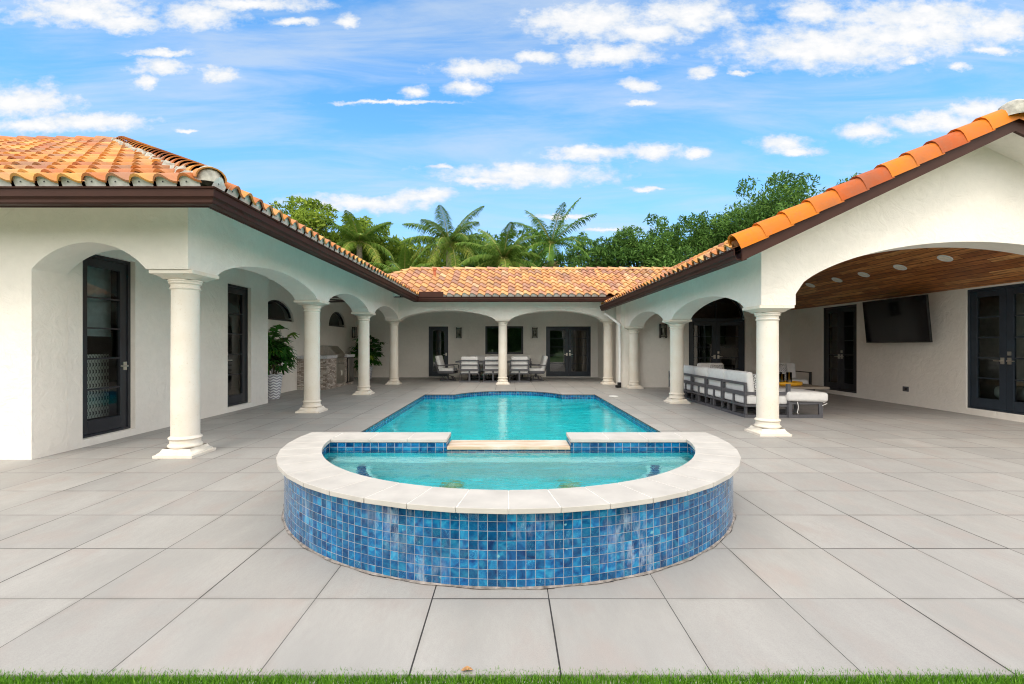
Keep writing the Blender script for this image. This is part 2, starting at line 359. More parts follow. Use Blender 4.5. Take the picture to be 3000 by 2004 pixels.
def m_wood():
    m = NM('stained plank ceiling', rough=.45, spec=.4)
    P = m.sep(m.obj())
    pl = m.math('DIVIDE', P[0], .115); row = m.math('FLOOR', pl)
    rn = m.n('ShaderNodeTexWhiteNoise', {1: row}, noise_dimensions='1D').outputs[0]
    ln = m.math('DIVIDE', m.math('ADD', P[1], m.math('MULTIPLY', rn, 7)), 1.5)
    cell = m.n('ShaderNodeCombineXYZ', {0: row, 1: m.math('FLOOR', ln)}).outputs[0]
    wz = m.n('ShaderNodeTexWhiteNoise', {0: cell}, noise_dimensions='2D')
    off = m.n('ShaderNodeVectorMath', {0: m.obj(), 1: m.n('ShaderNodeVectorMath', {0: wz.outputs['Color'], 1: (30, 30, 30)}, operation='MULTIPLY').outputs[0]}, operation='ADD').outputs[0]
    gr = m.noise(5, 6, vec=off, sc=(7, .6, 3), dist=.6)
    c = m.ramp(wz.outputs[0], [(0, (.38, .13, .035)), (.5, (.60, .23, .07)), (1, (.85, .42, .15))])
    c = m.mix(m.ramp(gr, [(.35, 0), (.7, .8)]), c, (.085, .022, .008))
    f = m.math('FRACT', pl); e = m.math('MINIMUM', f, m.math('SUBTRACT', 1, f)); f2 = m.math('FRACT', ln)
    g = m.math('MAXIMUM', m.math('LESS_THAN', e, .045), m.math('LESS_THAN', f2, .004))
    m.set('col', m.mix(g, c, (.012, .006, .004))); m.bump(m.math('SUBTRACT', gr, g), .3, .006)
    return m.m
def m_glass(name='door glass', tint=(.62, .68, .68), ior=1.45):
    m = NM(name)
    fr = m.n('ShaderNodeFresnel', {'IOR': ior, 'Normal': m.n('ShaderNodeBump', {'Height': m.noise(1.6, 2), 'Strength': .05, 'Distance': .02}).outputs[0]}).outputs[0]
    g = m.n('ShaderNodeBsdfGlossy', {'Color': (1, 1, 1, 1), 'Roughness': .015}); t = m.n('ShaderNodeBsdfTransparent', {'Color': tint + (1,)})
    mx_ = m.n('ShaderNodeMixShader', {0: fr, 1: t.outputs[0], 2: g.outputs[0]})
    m.t.links.new(mx_.outputs[0], m.out.inputs[0]); return m.m
def m_water(name, col, wave, strength):
    m = NM(name, col=col, rough=.0, trans=1.0, ior=1.33)
    h = m.math('ADD', m.noise(wave, 3, sc=(.75, 1.25, 1), dist=.5), m.math('MULTIPLY', m.noise(wave * 3.2, 3, dist=.4), .35))
    m.bump(h, strength, .03)
    return m.m
def m_leaf(name, a, b, c3=None, trans=.25):
    m = NM(name, rough=.6, spec=.15)
    at = m.n('ShaderNodeAttribute', attribute_name='rnd').outputs['Fac']
    st = [(0, a), (.7, b)] + ([(1, c3)] if c3 else [])
    c = m.ramp(at, st); m.set('col', c)
    tr = m.n('ShaderNodeBsdfTranslucent', {'Color': c})
    mx_ = m.n('ShaderNodeMixShader', {0: trans, 1: m.b.outputs[0], 2: tr.outputs[0]})
    m.t.links.new(mx_.outputs[0], m.out.inputs[0]); return m.m
def m_stack():
    m = NM('stacked stone', rough=.8)
    uv = m.uv()
    br = m.n('ShaderNodeTexBrick', {0: uv, 1: (.62, .56, .50, 1), 2: (.17, .12, .09, 1), 3: (.05, .04, .03, 1), 'Scale': 1.0, 'Mortar Size': .003, 'Bias': -.1, 'Brick Width': .13, 'Row Height': .038})
    c = m.mix(m.ramp(m.noise(14, 4, vec=uv), [(.45, 0), (.65, .4)]), br.outputs[0], (.36, .29, .24))
    m.set('col', m.mix(m.ramp(m.noise(23, 3, vec=uv), [(.6, 0), (.7, .5)]), c, (.75, .72, .68))); m.bump(m.math('SUBTRACT', m.noise(9, 4, vec=uv), br.outputs[1]), .8, .02); return m.m
def m_chev():
    m = NM('white chevron glaze', rough=.35)
    uv = m.sep(m.uv())
    z = m.math('MULTIPLY', m.math('ABSOLUTE', m.math('SUBTRACT', m.math('FRACT', m.math('MULTIPLY', uv[0], 8)), .5)), 1.1)
    f = m.math('FRACT', m.math('ADD', m.math('MULTIPLY', uv[1], 15), z))
    k = m.ramp(f, [(.48, 0), (.55, 1), (.93, 1), (1, 0)])
    m.set('col', m.mix(k, (.80, .81, .84), (.36, .37, .42))); m.bump(m.math('SUBTRACT', 1, k), .8, .01); return m.m
def m_patt():
    m = NM('black and white pillow cloth', rough=.9)
    P = m.n('ShaderNodeMapping', {0: m.obj(), 'Scale': (15, 15, 15), 'Location': (.3, .2, .1)}).outputs[0]
    s = m.sep(P); a = None
    fx = m.math('SUBTRACT', m.math('FRACT', s[0]), .5); fz = m.math('SUBTRACT', m.math('FRACT', s[2]), .5)
    r = m.math('SQRT', m.math('ADD', m.math('MULTIPLY', fx, fx), m.math('MULTIPLY', fz, fz)))
    ring = m.math('LESS_THAN', m.math('ABSOLUTE', m.math('SUBTRACT', r, .40)), .085)
    dg = m.math('LESS_THAN', m.math('ABSOLUTE', m.math('SUBTRACT', m.math('ABSOLUTE', fx), m.math('ABSOLUTE', fz))), .06)
    k = m.math('MAXIMUM', ring, dg)
    m.set('col', m.mix(k, (.02, .02, .022), (.80, .80, .78))); return m.m
def m_lattice():
    m = NM('lattice screen', rough=.8)
    P = m.sep(m.obj())
    a = m.math('MULTIPLY', P[1], 62.8); zz = m.math('MULTIPLY', P[2], 31.4)
    k = m.math('LESS_THAN', m.math('ABSOLUTE', m.math('SUBTRACT', m.math('ABSOLUTE', m.math('SINE', a)), m.math('ABSOLUTE', m.math('SINE', zz)))), .16)
    m.set('col', m.mix(k, (.75, .78, .70), (.03, .03, .03))); return m.m

STUC = m_stucco(); STONE = m_stone(); PAV = m_paver()
TILE = m_tile('spa mosaic tile', .0525, calc=1.0); TILE2 = m_tile('waterline mosaic tile', .076)
COPE = m_plain('limestone coping', (.49, .465, .43), .65, nz=.08, scale=5, bump=.15)
GROUT = m_plain('white grout', (.72, .70, .66), .9)
EMORT = m_plain('pale eave mortar', (.78, .77, .72), .9, nz=.12, scale=14)
BROWN = m_plain('brown painted metal', (.048, .018, .012), .55, nz=.1, scale=3, spec=.2)
MORTAR = m_plain('roof mortar', (.42, .41, .36), .9, nz=.25, scale=14, bump=.4)
ROOF = m_roof('roof tile', [(0, (.56, .22, .045)), (.25, (.64, .32, .08)), (.45, (.50, .17, .04)), (.6, (.44, .17, .08)), (.75, (.68, .40, .13)), (.9, (.34, .13, .06)), (1, (.42, .24, .13))])
ROOFB = m_roof('faded roof tile', [(0, (.60, .32, .12)), (.3, (.66, .42, .18)), (.55, (.52, .27, .12)), (.75, (.48, .26, .17)), (.9, (.36, .21, .15)), (1, (.68, .48, .27))])
RAKE = m_roof('glazed rake tile', [(0, (.60, .14, .002)), (.4, (.66, .20, .004)), (.7, (.48, .09, .006)), (1, (.36, .07, .012))], rough=.5, spec=.25, pink=.15)
FRAME = m_plain('dark bronze door paint', (.020, .022, .028), .35, nz=.15, scale=4)
BLUEFR = m_plain('dark slate blue door paint', (.022, .032, .045), .35, nz=.15, scale=4)
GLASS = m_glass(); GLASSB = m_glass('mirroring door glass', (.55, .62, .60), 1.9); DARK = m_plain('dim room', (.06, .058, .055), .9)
NICK = m_plain('satin nickel', (.62, .58, .52), .3, metal=1)
STEEL = m_plain('brushed steel', (.50, .47, .43), .28, metal=1, nz=.1, scale=20)
WOOD = m_wood(); WHITE = m_plain('white enamel', (.78, .78, .76), .5, nz=.03)
ALU = m_plain('dark grey aluminium', (.085, .085, .095), .45, nz=.08, scale=8)
BLACK = m_plain('black metal', (.012, .012, .013), .4)
CUSH = m_plain('off white outdoor cloth', (.72, .71, .69), .95, nz=.05, scale=9, bump=.15)
PLAST = m_plain('pool plaster', (.008, .84, .90), .8, nz=.12, scale=2.5)
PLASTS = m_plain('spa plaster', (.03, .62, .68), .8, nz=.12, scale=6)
STACK = m_stack(); CHEV = m_chev(); PATT = m_patt(); LATT = m_lattice()

# ================================================================== ground
def m_lawn():
    m = NM('lawn', rough=.9)
    m.set('col', m.mix(m.ramp(m.noise(6, 6), [(.3, 0), (.7, 1)]), (.035, .10, .012), (.08, .18, .025))); return m.m
g = MB(); RG = 600
# one sheet to the horizon with an opening for the pool and spa pit
g.add([(-RG, -RG, -.03), (RG, -RG, -.03), (RG, 1.9, -.03), (-RG, 1.9, -.03), (-RG, 24, -.03), (RG, 24, -.03), (RG, RG, -.03), (-RG, RG, -.03),
       (-14, 1.9, -.03), (-14, 24, -.03), (16, 1.9, -.03), (16, 24, -.03)],
      [(0, 1, 10, 8), (8, 3, 0), (1, 2, 10), (3, 8, 9, 4), (10, 2, 5, 11), (9, 11, 6, 7), (9, 7, 4), (11, 5, 6)])
struct(g.build('ground', m_lawn()))

SC = (0.0, 4.53)         # spa centre
PX0, PX1, PY0, PY1 = -2.27, 2.34, 4.62, 12.82
BC = 0.0; BA = 1.45; BS = 1.03    # bump centre, half-width, rise
BR = (BA * BA + BS * BS) / (2 * BS); BYC = PY1 + BS - BR
def near_y(x):
    if abs(x) >= 1.9501: return 5.3
    if abs(x) >= 1.9: return 4.60
    return SC[1] - math.sqrt(1.9 ** 2 - x * x)
def far_y(x, d=0.0):
    if abs(x - BC) >= BA: return PY1
    return max(PY1, BYC + math.sqrt(max(0, BR * BR - (x - BC) ** 2)))
g = MB()
PT = 0.0; FY = 1.91
xs = sorted(set([1.95, -1.95, 1.951, -1.951, PX0, PX1, -1.9, 1.9, -BA, BA] + [i * .1 - 1.9 for i in range(39)] + list(np.linspace(-BA, BA, 41)) + [-1.89, 1.89, -1.87, 1.87, -1.84, 1.84]))
xs = [x for i, x in enumerate(xs) if i == 0 or x - xs[i - 1] > 1e-4]
def quad(x0, x1, a0, a1, b0, b1): g.add([(x0, a0, PT), (x1, a1, PT), (x1, b1, PT), (x0, b0, PT)], [(0, 1, 2, 3)])
quad(-14, PX0, FY, FY, 24, 24); quad(PX1, 16, FY, FY, 24, 24)
for a, b in zip(xs, xs[1:]):
    quad(a, b, FY, FY, near_y(a + 1e-6), near_y(b - 1e-6)); quad(a, b, far_y(a), far_y(b), 24, 24)
g.add([(-14, FY, PT), (16, FY, PT), (16, FY, -.04), (-14, FY, -.04)], [(0, 3, 2, 1)])
struct(g.build('patio', PAV))

# ================================================================== swimming pool
pool = thing('swimming_pool', 'turquoise swimming pool with blue mosaic waterline, sunk in the courtyard paving', 'swimming pool', (0, 9, 0))
def loc(mb, o):
    for i, p in enumerate(mb.v): mb.v[i] = (p[0] - o[0], p[1] - o[1], p[2] - o[2])
    return mb
bump_pts = [(x, far_y(x)) for x in np.linspace(BA, -BA, 31)]
outline = [(PX0, 5.3), (-1.95, 5.3), (-1.95, PY0), (1.95, PY0), (1.95, 5.3), (PX1, 5.3), (PX1, PY1)] + bump_pts + [(PX0, PY1)]
def offset_poly(P, d):
    n = len(P); out = []
    for i in range(n):
        p0 = Vector(P[i - 1]); p1 = Vector(P[i]); p2 = Vector(P[(i + 1) % n])
        a = (p1 - p0).normalized(); b = (p2 - p1).normalized()
        na = Vector((a.y, -a.x)); nb = Vector((b.y, -b.x)); m_ = na + nb
        m_ = m_ / max(.3, m_.dot(m_)) * 2 if m_.length > 1e-6 else na
        out.append(tuple(p1 + m_ * .5 * 2 * d * .5 if False else p1 + (na + nb).normalized() * (d / max(.4, (na + nb).normalized().dot(na)))))
    return out
def ring(P, z0, z1, mb, uvs=True, flip=False):
    u = 0; n = len(P)
    for i in range(n):
        a = P[i]; b = P[(i + 1) % n]; L = math.dist(a, b)
        fi = len(mb.f)
        q = [(a[0], a[1], z0), (b[0], b[1], z0), (b[0], b[1], z1), (a[0], a[1], z1)]
        mb.add(q, [(0, 1, 2, 3) if not flip else (3, 2, 1, 0)])
        U = [(u, z0), (u + L, z0), (u + L, z1), (u, z1)]
        mb.uv[fi] = U if not flip else U[::-1]
        u += L
edge_in = outline; wall_out = offset_poly(outline, .015)
mb = MB(); ring(edge_in, -.022, PT, mb)
loc(mb, (0, 9, 0)).build('paver_edge', m_plain('paver edge', (.10, .095, .09), .8), pool)
mb = MB(); ring(wall_out, -.26, -.022, mb); n_ = len(outline)
loc(mb, (0, 9, 0)).build('waterline_tile', TILE2, pool)
mb = MB(); ring(offset_poly(outline, .017), -1.45, -.26, mb)
fl = offset_poly(outline, .017); mb.add([(p[0], p[1], -1.45) for p in fl], [tuple(range(len(fl)))])
loc(mb, (0, 9, 0)).build('basin', PLAST, pool)
for k, zt in enumerate((-.38, -.66, -.94)):
    mb = MB(); rx_ = 1.75 + .35 * k; ry_ = .35 + .42 * k
    P = [(BC + rx_ * math.cos(t), 12.75 - ry_ * math.sin(t)) for t in np.linspace(0, math.pi, 33)]
    if k == 0: P = P + bump_pts[::-1][1:-1] if False else P
    P = [(max(PX0 + .0, min(PX1, x)), y) for x, y in P] + [(-1.45, 12.81), (1.45, 12.81)] if False else P
    mb.prism(P, -1.44, zt); 
    loc(mb, (0, 9, 0)).build('step', PLAST, pool)
mb = MB(); P = [(x, y - .002) for x, y in bump_pts] + [(-BA, 12.751), (BA, 12.751)]
mb.prism([p for p in reversed(P)], -1.44, -.381); loc(mb, (0, 9, 0)).build('step', PLAST, pool)
wp = MB(); wpo = offset_poly(outline, .012); wp.add([(p[0], p[1], -.115) for p in wpo], [tuple(range(len(wpo)))])
struct(wp.build('pool_water', m_water('pool water', (.80, .97, .985), 3.4, .42)))
d_ = MB(); d_.lathe([(.02, .03), (.14, .03), (.15, 0)], (0, 0, 0), 24); 
tag(d_.build('drain_cover', BLACK), 'dark round drain cover on the floor of the swimming pool', 'drain').location = (.9, 7.6, -1.445)

# ================================================================== spa
SP = (0.0, 4.53, 0.0)
spa = thing('hot_tub', 'raised half round spa clad in blue mosaic tiles with pale stone coping', 'hot tub', SP)
def spa_outline(r, yb, n=56, k=0):
    return [(r * math.cos(t), r * math.sin(t)) for t in np.linspace(math.pi, 2 * math.pi, n)] + [(r, yb)] + [(-r, yb)]
mb = MB(); Rw = 1.945; n = 72
pts = [(-Rw, .20)] + [(Rw * math.cos(t), Rw * math.sin(t)) for t in np.linspace(math.pi, 2 * math.pi, n)] + [(Rw, .20)]
u = -.2
for a, b in zip(pts, pts[1:]):
    L = math.dist(a, b); fi = len(mb.f)
    mb.add([(a[0], a[1], 0), (b[0], b[1], 0), (b[0], b[1], .422), (a[0], a[1], .422)], [(0, 1, 2, 3)]); mb.uv[fi] = [(u, .002), (u + L, .002), (u + L, .424), (u, .424)]
    u += L
w_ = mb.build('tiled_wall', TILE, spa); smooth_by_angle(w_, 30)
mb = MB(); fi = len(mb.f)      # pool side of the back wall, with the spillway notch
for x0, x1, z1 in ((-Rw, -.58, .422), (-.58, .58, .352), (.58, Rw, .422)):
    fi = len(mb.f); mb.add([(x1, .20, -.26), (x0, .20, -.26), (x0, .20, z1), (x1, .20, z1)], [(0, 1, 2, 3)]); mb.uv[fi] = [(-x1, -.26), (-x0, -.26), (-x0, z1), (-x1, z1)]
mb.build('spillway_face', TILE, spa)
# inner wall band + plaster
Ri = 1.69; YB = -.115
def inner(r, yb): 
    a0 = math.acos(min(1, 1.665 / r)) if r > 1.665 else 0
    return [(r * math.cos(t), r * math.sin(t)) for t in np.linspace(math.pi + math.asin(-yb / r), 2 * math.pi - math.asin(-yb / r), 48)]
IN = inner(Ri, YB)
mb = MB(); u = 0
def band(P, z0, z1):
    global u
    for a, b in zip(P, P[1:]):
        L = math.dist(a, b); fi = len(mb.f)
        mb.add([(a[0], a[1], z0), (b[0], b[1], z0), (b[0], b[1], z1), (a[0], a[1], z1)], [(3, 2, 1, 0)]); mb.uv[fi] = [(u, z1), (u + L, z1), (u + L, z0), (u, z0)]; u += L
band(IN, .24, .42)
band([IN[-1], (.58, YB)], .24, .42); band([(.58, YB), (-.58, YB)], .24, .355); band([(-.58, YB), IN[0]], .24, .42)
for sx in (-1, 1):
    fi = len(mb.f); q = [(sx * .58, YB, .355), (sx * .58, .2, .355), (sx * .58, .2, .42), (sx * .58, YB, .42)]
    mb.add(q, [(0, 1, 2, 3) if sx > 0 else (3, 2, 1, 0)]); U = [(0, .355), (.32, .355), (.32, .42), (0, .42)]; mb.uv[fi] = U if sx > 0 else U[::-1]
mb.build('inner_tile', TILE2, spa)
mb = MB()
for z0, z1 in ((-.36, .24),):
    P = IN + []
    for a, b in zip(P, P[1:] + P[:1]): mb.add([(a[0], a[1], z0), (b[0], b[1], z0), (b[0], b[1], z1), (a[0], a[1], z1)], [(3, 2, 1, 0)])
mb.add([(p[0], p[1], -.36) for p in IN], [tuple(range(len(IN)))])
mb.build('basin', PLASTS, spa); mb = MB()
# bench at each end
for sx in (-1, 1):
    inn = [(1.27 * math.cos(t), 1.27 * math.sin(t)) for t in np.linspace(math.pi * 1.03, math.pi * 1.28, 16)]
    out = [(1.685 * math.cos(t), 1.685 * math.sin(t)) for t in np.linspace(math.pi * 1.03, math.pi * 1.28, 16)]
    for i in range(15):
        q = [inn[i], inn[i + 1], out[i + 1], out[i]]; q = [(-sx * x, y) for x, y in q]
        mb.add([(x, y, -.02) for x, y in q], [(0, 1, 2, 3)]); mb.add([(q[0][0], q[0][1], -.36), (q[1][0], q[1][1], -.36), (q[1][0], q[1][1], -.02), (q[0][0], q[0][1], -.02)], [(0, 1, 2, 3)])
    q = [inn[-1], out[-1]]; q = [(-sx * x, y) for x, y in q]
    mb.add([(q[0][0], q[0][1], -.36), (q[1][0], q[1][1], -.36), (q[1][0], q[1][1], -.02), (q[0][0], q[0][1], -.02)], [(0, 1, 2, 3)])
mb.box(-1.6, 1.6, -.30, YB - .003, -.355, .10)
mb.build('bench', m_plain('bench plaster with shallow water tone', (.32, .76, .76), .8, nz=.06, scale=6), spa)  # paler than the floor plaster: brightness of shallow water put into the colour
for sx in (-1, 1):
    mb = MB()
    ts = np.linspace(math.pi * 1.05, math.pi * 1.2, 12); u = 0
    for a, b in zip(ts, ts[1:]):
        q = [(-sx * r * math.cos(t), r * math.sin(t)) for r, t in ((1.31, a), (1.31, b), (1.38, b), (1.38, a))]
        fi = len(mb.f); mb.add([(x, y, -.016) for x, y in q], [(0, 1, 2, 3)]); L = 1.35 * (b - a)
        mb.uv[fi] = [(u, .005), (u + L, .005), (u + L, .07), (u, .07)]; u += L
    mb.build('bench_tile', TILE2, spa)
# coping slabs with open joints over a grout bed
RO, RI = 2.0, 1.665
mb = MB(); bed = MB(); NSL = 22; gap = .0035
def slab(P, z0=.425, z1=.455): mb.prism(P, z0, z1)
for i in range(NSL):
    t0 = math.pi + (i) * math.pi / NSL; t1 = math.pi + (i + 1) * math.pi / NSL; g0 = gap / 1.8
    ta = np.linspace(t0 + g0, t1 - g0, 3)   # faceted outer edge like cut slabs
    P = [(RI * math.cos(t), RI * math.sin(t)) for t in ta[::-1]] + [(RO * math.cos(t), RO * math.sin(t)) for t in (ta[0], ta[-1])]
    slab(P)
for t0, t1 in [(math.pi + i * math.pi / 45, math.pi + (i + 1) * math.pi / 45) for i in range(45)]:
    bed.prism([(1.672 * math.cos(t0), 1.672 * math.sin(t0)), (1.99 * math.cos(t0), 1.99 * math.sin(t0)), (1.99 * math.cos(t1), 1.99 * math.sin(t1)), (1.672 * math.cos(t1), 1.672 * math.sin(t1))], .424, .4525)
for sx in (-1, 1):
    def bx(x0, x1, y0, y1):
        x0, x1 = sorted((sx * x0, sx * x1)); slab([(x0, y0), (x1, y0), (x1, y1), (x0, y1)])
    def side(P): slab(P if sx > 0 else P[::-1])
    side([(sx * x, y) for x, y in [(1.665, .002), (RO, .002), (1.985, .235), (1.665, .235)]])
    side([(sx * x, y) for x, y in [(1.665, -.002), (1.665, -.12), (1.66, -.12), (1.66, -.002)]])
    e = [1.66, 1.30, .94, .575]
    for a, b in zip(e, e[1:]): bx(b + gap, a - gap if a < 1.66 else a - .004, -.122, .235)
    x0, x1 = sorted((sx * .58, sx * 1.98)); bed.box(x0, x1, -.112, .228, .424, .4525)
mb.build('coping', COPE, spa, bevel=.004)
bed.build('coping_joint', GROUT, spa)
mb = MB(); mb.box(-.575, .575, -.125, .19, .357, .386)
def m_spill():
    m = NM('stained spillway stone', rough=.4); m.set('col', m.mix(m.ramp(m.noise(3, 5, sc=(1, 4, 1)), [(.4, 0), (.6, 1)]), (.68, .60, .50), (.55, .40, .26))); return m.m
mb.build('spillway', m_spill(), spa, bevel=.004)
mb = MB(); mb.v = []; 
for a, b in zip(np.linspace(math.pi, 2 * math.pi, 90), np.linspace(math.pi, 2 * math.pi, 90)[1:]):
    r1 = 1.958 + .005 * math.sin(a * 37); r2 = 1.958 + .005 * math.sin(b * 37)
    mb.add([(1.94 * math.cos(a), 1.94 * math.sin(a), .012), (1.94 * math.cos(b), 1.94 * math.sin(b), .012), (r2 * math.cos(b), r2 * math.sin(b), .004), (r1 * math.cos(a), r1 * math.sin(a), .004)], [(3, 2, 1, 0)])
mb.build('base_mortar', m_plain('base mortar', (.26, .23, .21), .95, nz=.4, scale=25, bump=.5), spa)
mb = MB()
for a, b in zip(np.linspace(math.pi, 2 * math.pi, 160), np.linspace(math.pi, 2 * math.pi, 160)[1:]):
    w1 = random.choice((.0008, .001, .003, .005, .002)); r1 = 1.957 + .005 * math.sin(a * 37)
    mb.add([(r1 * math.cos(a), r1 * math.sin(a), .0035), (r1 * math.cos(b), r1 * math.sin(b), .0035), ((r1 + w1) * math.cos(b), (r1 + w1) * math.sin(b), .0035), ((r1 + w1) * math.cos(a), (r1 + w1) * math.sin(a), .0035)], [(3, 2, 1, 0)])
mb.build('base_crack', BLACK, spa)
wp = MB(); P = inner(1.688, YB); wp.add([(p[0], p[1] + 4.53, .352) for p in P], [tuple(range(len(P)))])
struct(wp.build('spa_water', m_water('spa water', (.86, .98, .985), 5.5, .40)))
def m_grn():
    m = NM('green fluted drain', rough=.4)
    P = m.sep(m.obj()); r = m.math('SQRT', m.math('ADD', m.math('MULTIPLY', P[0], P[0]), m.math('MULTIPLY', P[1], P[1])))
    an = m.math('SINE', m.math('MULTIPLY', m.math('ARCTAN2', P[1], P[0]), 26))
    c = m.ramp(m.math('MULTIPLY', r, 9), [(.2, (.55, .7, .6)), (.3, (.1, .28, .1)), (.8, (.12, .35, .12)), (.95, (.03, .09, .03))])
    m.set('col', m.mix(m.ramp(an, [(.4, 0), (.7, .5)]), c, (.4, .55, .35))); return m.m
GRN = m_grn()
for i, x in enumerate((-.48, .53)):
    d_ = MB(); d_.lathe([(.11, 0), (.105, .012), (.08, .022), (.03, .028), (.005, .028)], seg=32)
    o = d_.build('drain_cover', GRN); o.location = (x, 4.02, -.358)
    tag(o, ('left' if i == 0 else 'right') + ' one of the two round green drain covers under the spa water', 'drain', 'green spa drain covers')
d_ = MB(); d_.lathe([(.125, 0), (.125, .006), (.115, .009)], seg=32)
o = d_.build('skimmer_lid', WHITE); o.location = (2.74, 12.35, .002); tag(o, 'small round white skimmer lid set in the paving right of the pool', 'lid')

# ================================================================== house
house = thing('house', 'white stucco single storey house with arcades and clay tiled roofs round a pool courtyard', 'house')
class FX:   # wall facing +X at X=c
    def __init__(s, c): s.c = c
    def p(s, u, d, z): return (s.c + d, u, z)
class FXn:
    def __init__(s, c): s.c = c
    def p(s, u, d, z): return (s.c - d, -u, z)
class FYn:  # facing -Y (toward the camera) at Y=c
    def __init__(s, c): s.c = c
    def p(s, u, d, z): return (u, s.c - d, z)
def mbox(mb, mp, u0, u1, d0, d1, z0, z1):
    a = [mp.p(u, d, z) for z in (z0, z1) for u, d in ((u0, d1), (u1, d1), (u1, d0), (u0, d0))]
    mb.add(a, [(0, 3, 2, 1), (4, 5, 6, 7), (0, 1, 5, 4), (1, 2, 6, 5), (2, 3, 7, 6), (3, 0, 4, 7)])
def arcf(a, b, zs, zt, n=28, k=.55):
    """arch curve between a and b: blend of a circular segment and an ellipse"""
    h = zt - zs; w = (b - a) / 2; Rr = (w * w + h * h) / (2 * h); out = []
    for t in np.linspace(-1, 1, n):
        x = t * w; c = math.sqrt(max(0, Rr * Rr - x * x)) - (Rr - h); e = h * math.sqrt(max(0, 1 - t * t)); out.append((a + w + x, zs + k * c + (1 - k) * e))
    return out
def strip_wall(mb, mp, prof, ztop, t):
    """prof: [(u, zbottom)], with repeated u for vertical jambs; ztop: number or function"""
    zt = ztop if callable(ztop) else (lambda u: ztop)
    for (u0, z0), (u1, z1) in zip(prof, prof[1:]):
        if abs(u1 - u0) < 1e-6:
            mb.add([mp.p(u0, 0, z0), mp.p(u0, 0, z1), mp.p(u0, -t, z1), mp.p(u0, -t, z0)], [(0, 1, 2, 3)]); continue
        T0, T1 = zt(u0), zt(u1)
        mb.add([mp.p(u0, 0, z0), mp.p(u1, 0, z1), mp.p(u1, 0, T1), mp.p(u0, 0, T0), mp.p(u0, -t, z0), mp.p(u1, -t, z1), mp.p(u1, -t, T1), mp.p(u0, -t, T0)],
               [(0, 1, 2, 3), (7, 6, 5, 4), (0, 4, 5, 1), (3, 2, 6, 7)])
    for (u, z) in (prof[0], prof[-1]):
        mb.add([mp.p(u, 0, z), mp.p(u, 0, zt(u)), mp.p(u, -t, zt(u)), mp.p(u, -t, z)], [(0, 1, 2, 3)])
def wall(mb, mp, u0, u1, z0, z1, t, holes=()):
    """holes: (a, b, zb, zt, arch_rise)"""
    cur = u0
    for a, b, zb, zt, rise in sorted(holes):
        if a > cur: mbox(mb, mp, cur, a, -t, 0, z0, z1)
        if zb > z0: mbox(mb, mp, a, b, -t, 0, z0, zb)
        if rise: strip_wall(mb, mp, arcf(a, b, zt - rise, zt, 24, .25), z1, t)
        else: mbox(mb, mp, a, b, -t, 0, zt, z1)
        cur = b
    if cur < u1: mbox(mb, mp, cur, u1, -t, 0, z0, z1)
TH = .44
XL, XR, YBK = -3.73, 3.69, 16.06       # outer faces of the arcades
XLc, XRc, YBc = XL - .22, XR + .22, YBK + .22
CT, CTR = 2.22, 1.92
LY = [5.78, 9.5, 12.9, YBc]
RYc = [7.14, 10.99, 14.72]
AB = .27   # half abacus at the arch springing
# left arcade, side (faces +X)
mb = MB(); mp = FX(XL); prof = [(5.5 + .0, CT)]
def runs(cs, zc, za, ab=AB, end0=None, end1=None):
    out = []
    for i in range(len(cs) - 1):
        out += [(cs[i] + ab, zc)] + arcf(cs[i] + ab, cs[i + 1] - ab, zc + .001, za)[1:-1] + [(cs[i + 1] - ab, zc)]
    return out
prof = [(5.5, CT)] + runs(LY, CT, 2.53) + [(YBK + TH, CT)]
strip_wall(mb, mp, prof, 3.22, TH)
mb.build('arcade_wall', STUC, house)
# left wing front (faces -Y): pier and arch
mb = MB(); mp = FYn(5.5)
mbox(mb, mp, -13, -5.55, -TH, 0, 0, 3.22)
strip_wall(mb, mp, [(-5.55, CT)] + arcf(-5.55, XLc - AB, CT, 2.53, k=1.0)[1:-1] + [(XLc - AB, CT), (XL - TH - .001, CT)], 3.22, TH)
mb.build('front_wall', STUC, house)
# back arcade (faces -Y)
mb = MB(); mp = FYn(YBK); BX = [XLc, -.2, 3.42]
prof = [(XL + .001, CT)] + runs(BX, CT, 2.52)[0:] + [(3.75, CT)]
prof[1] = (BX[0] + AB, CT)
strip_wall(mb, mp, prof, 3.22, TH)
mb.build('arcade_wall', STUC, house)
# right arcade (faces -X)
mb = MB(); mp = FXn(XR)
cs = [-RYc[2], -RYc[1], -RYc[0]]
prof = [(-16.05, CTR)] + runs(cs, CTR, 2.24) + [(-7.3195, CTR)]
prof = [p for p in prof if p[0] <= -7.3195 + 1e-6]
strip_wall(mb, mp, prof, 2.88, TH)
mb.build('arcade_wall', STUC, house)
# right gable (faces -Y)
RX0, RXR = 3.15, 6.83
PR = .476
def zroofR(x, off=0): return 2.66 + PR * ((x - RX0) if x < RXR else (2 * RXR - x - RX0)) + off
mb = MB(); mp = FYn(6.9)
gp = [(XR + TH + .0, CTR), (4.19, CTR), (4.19, 2.08)] + arcf(4.19, 9.3, 2.08, 2.845, 44, .35)[1:-1] + [(9.3, 2.08), (9.3, CTR), (9.98, CTR)]
gp = [(XR, CTR)] + gp[1:]
strip_wall(mb, mp, gp, lambda x: zroofR(x, -.05), .42)
# finer top along the slope is linear, so the ridge only needs its own column
mb.build('gable_wall', STUC, house)
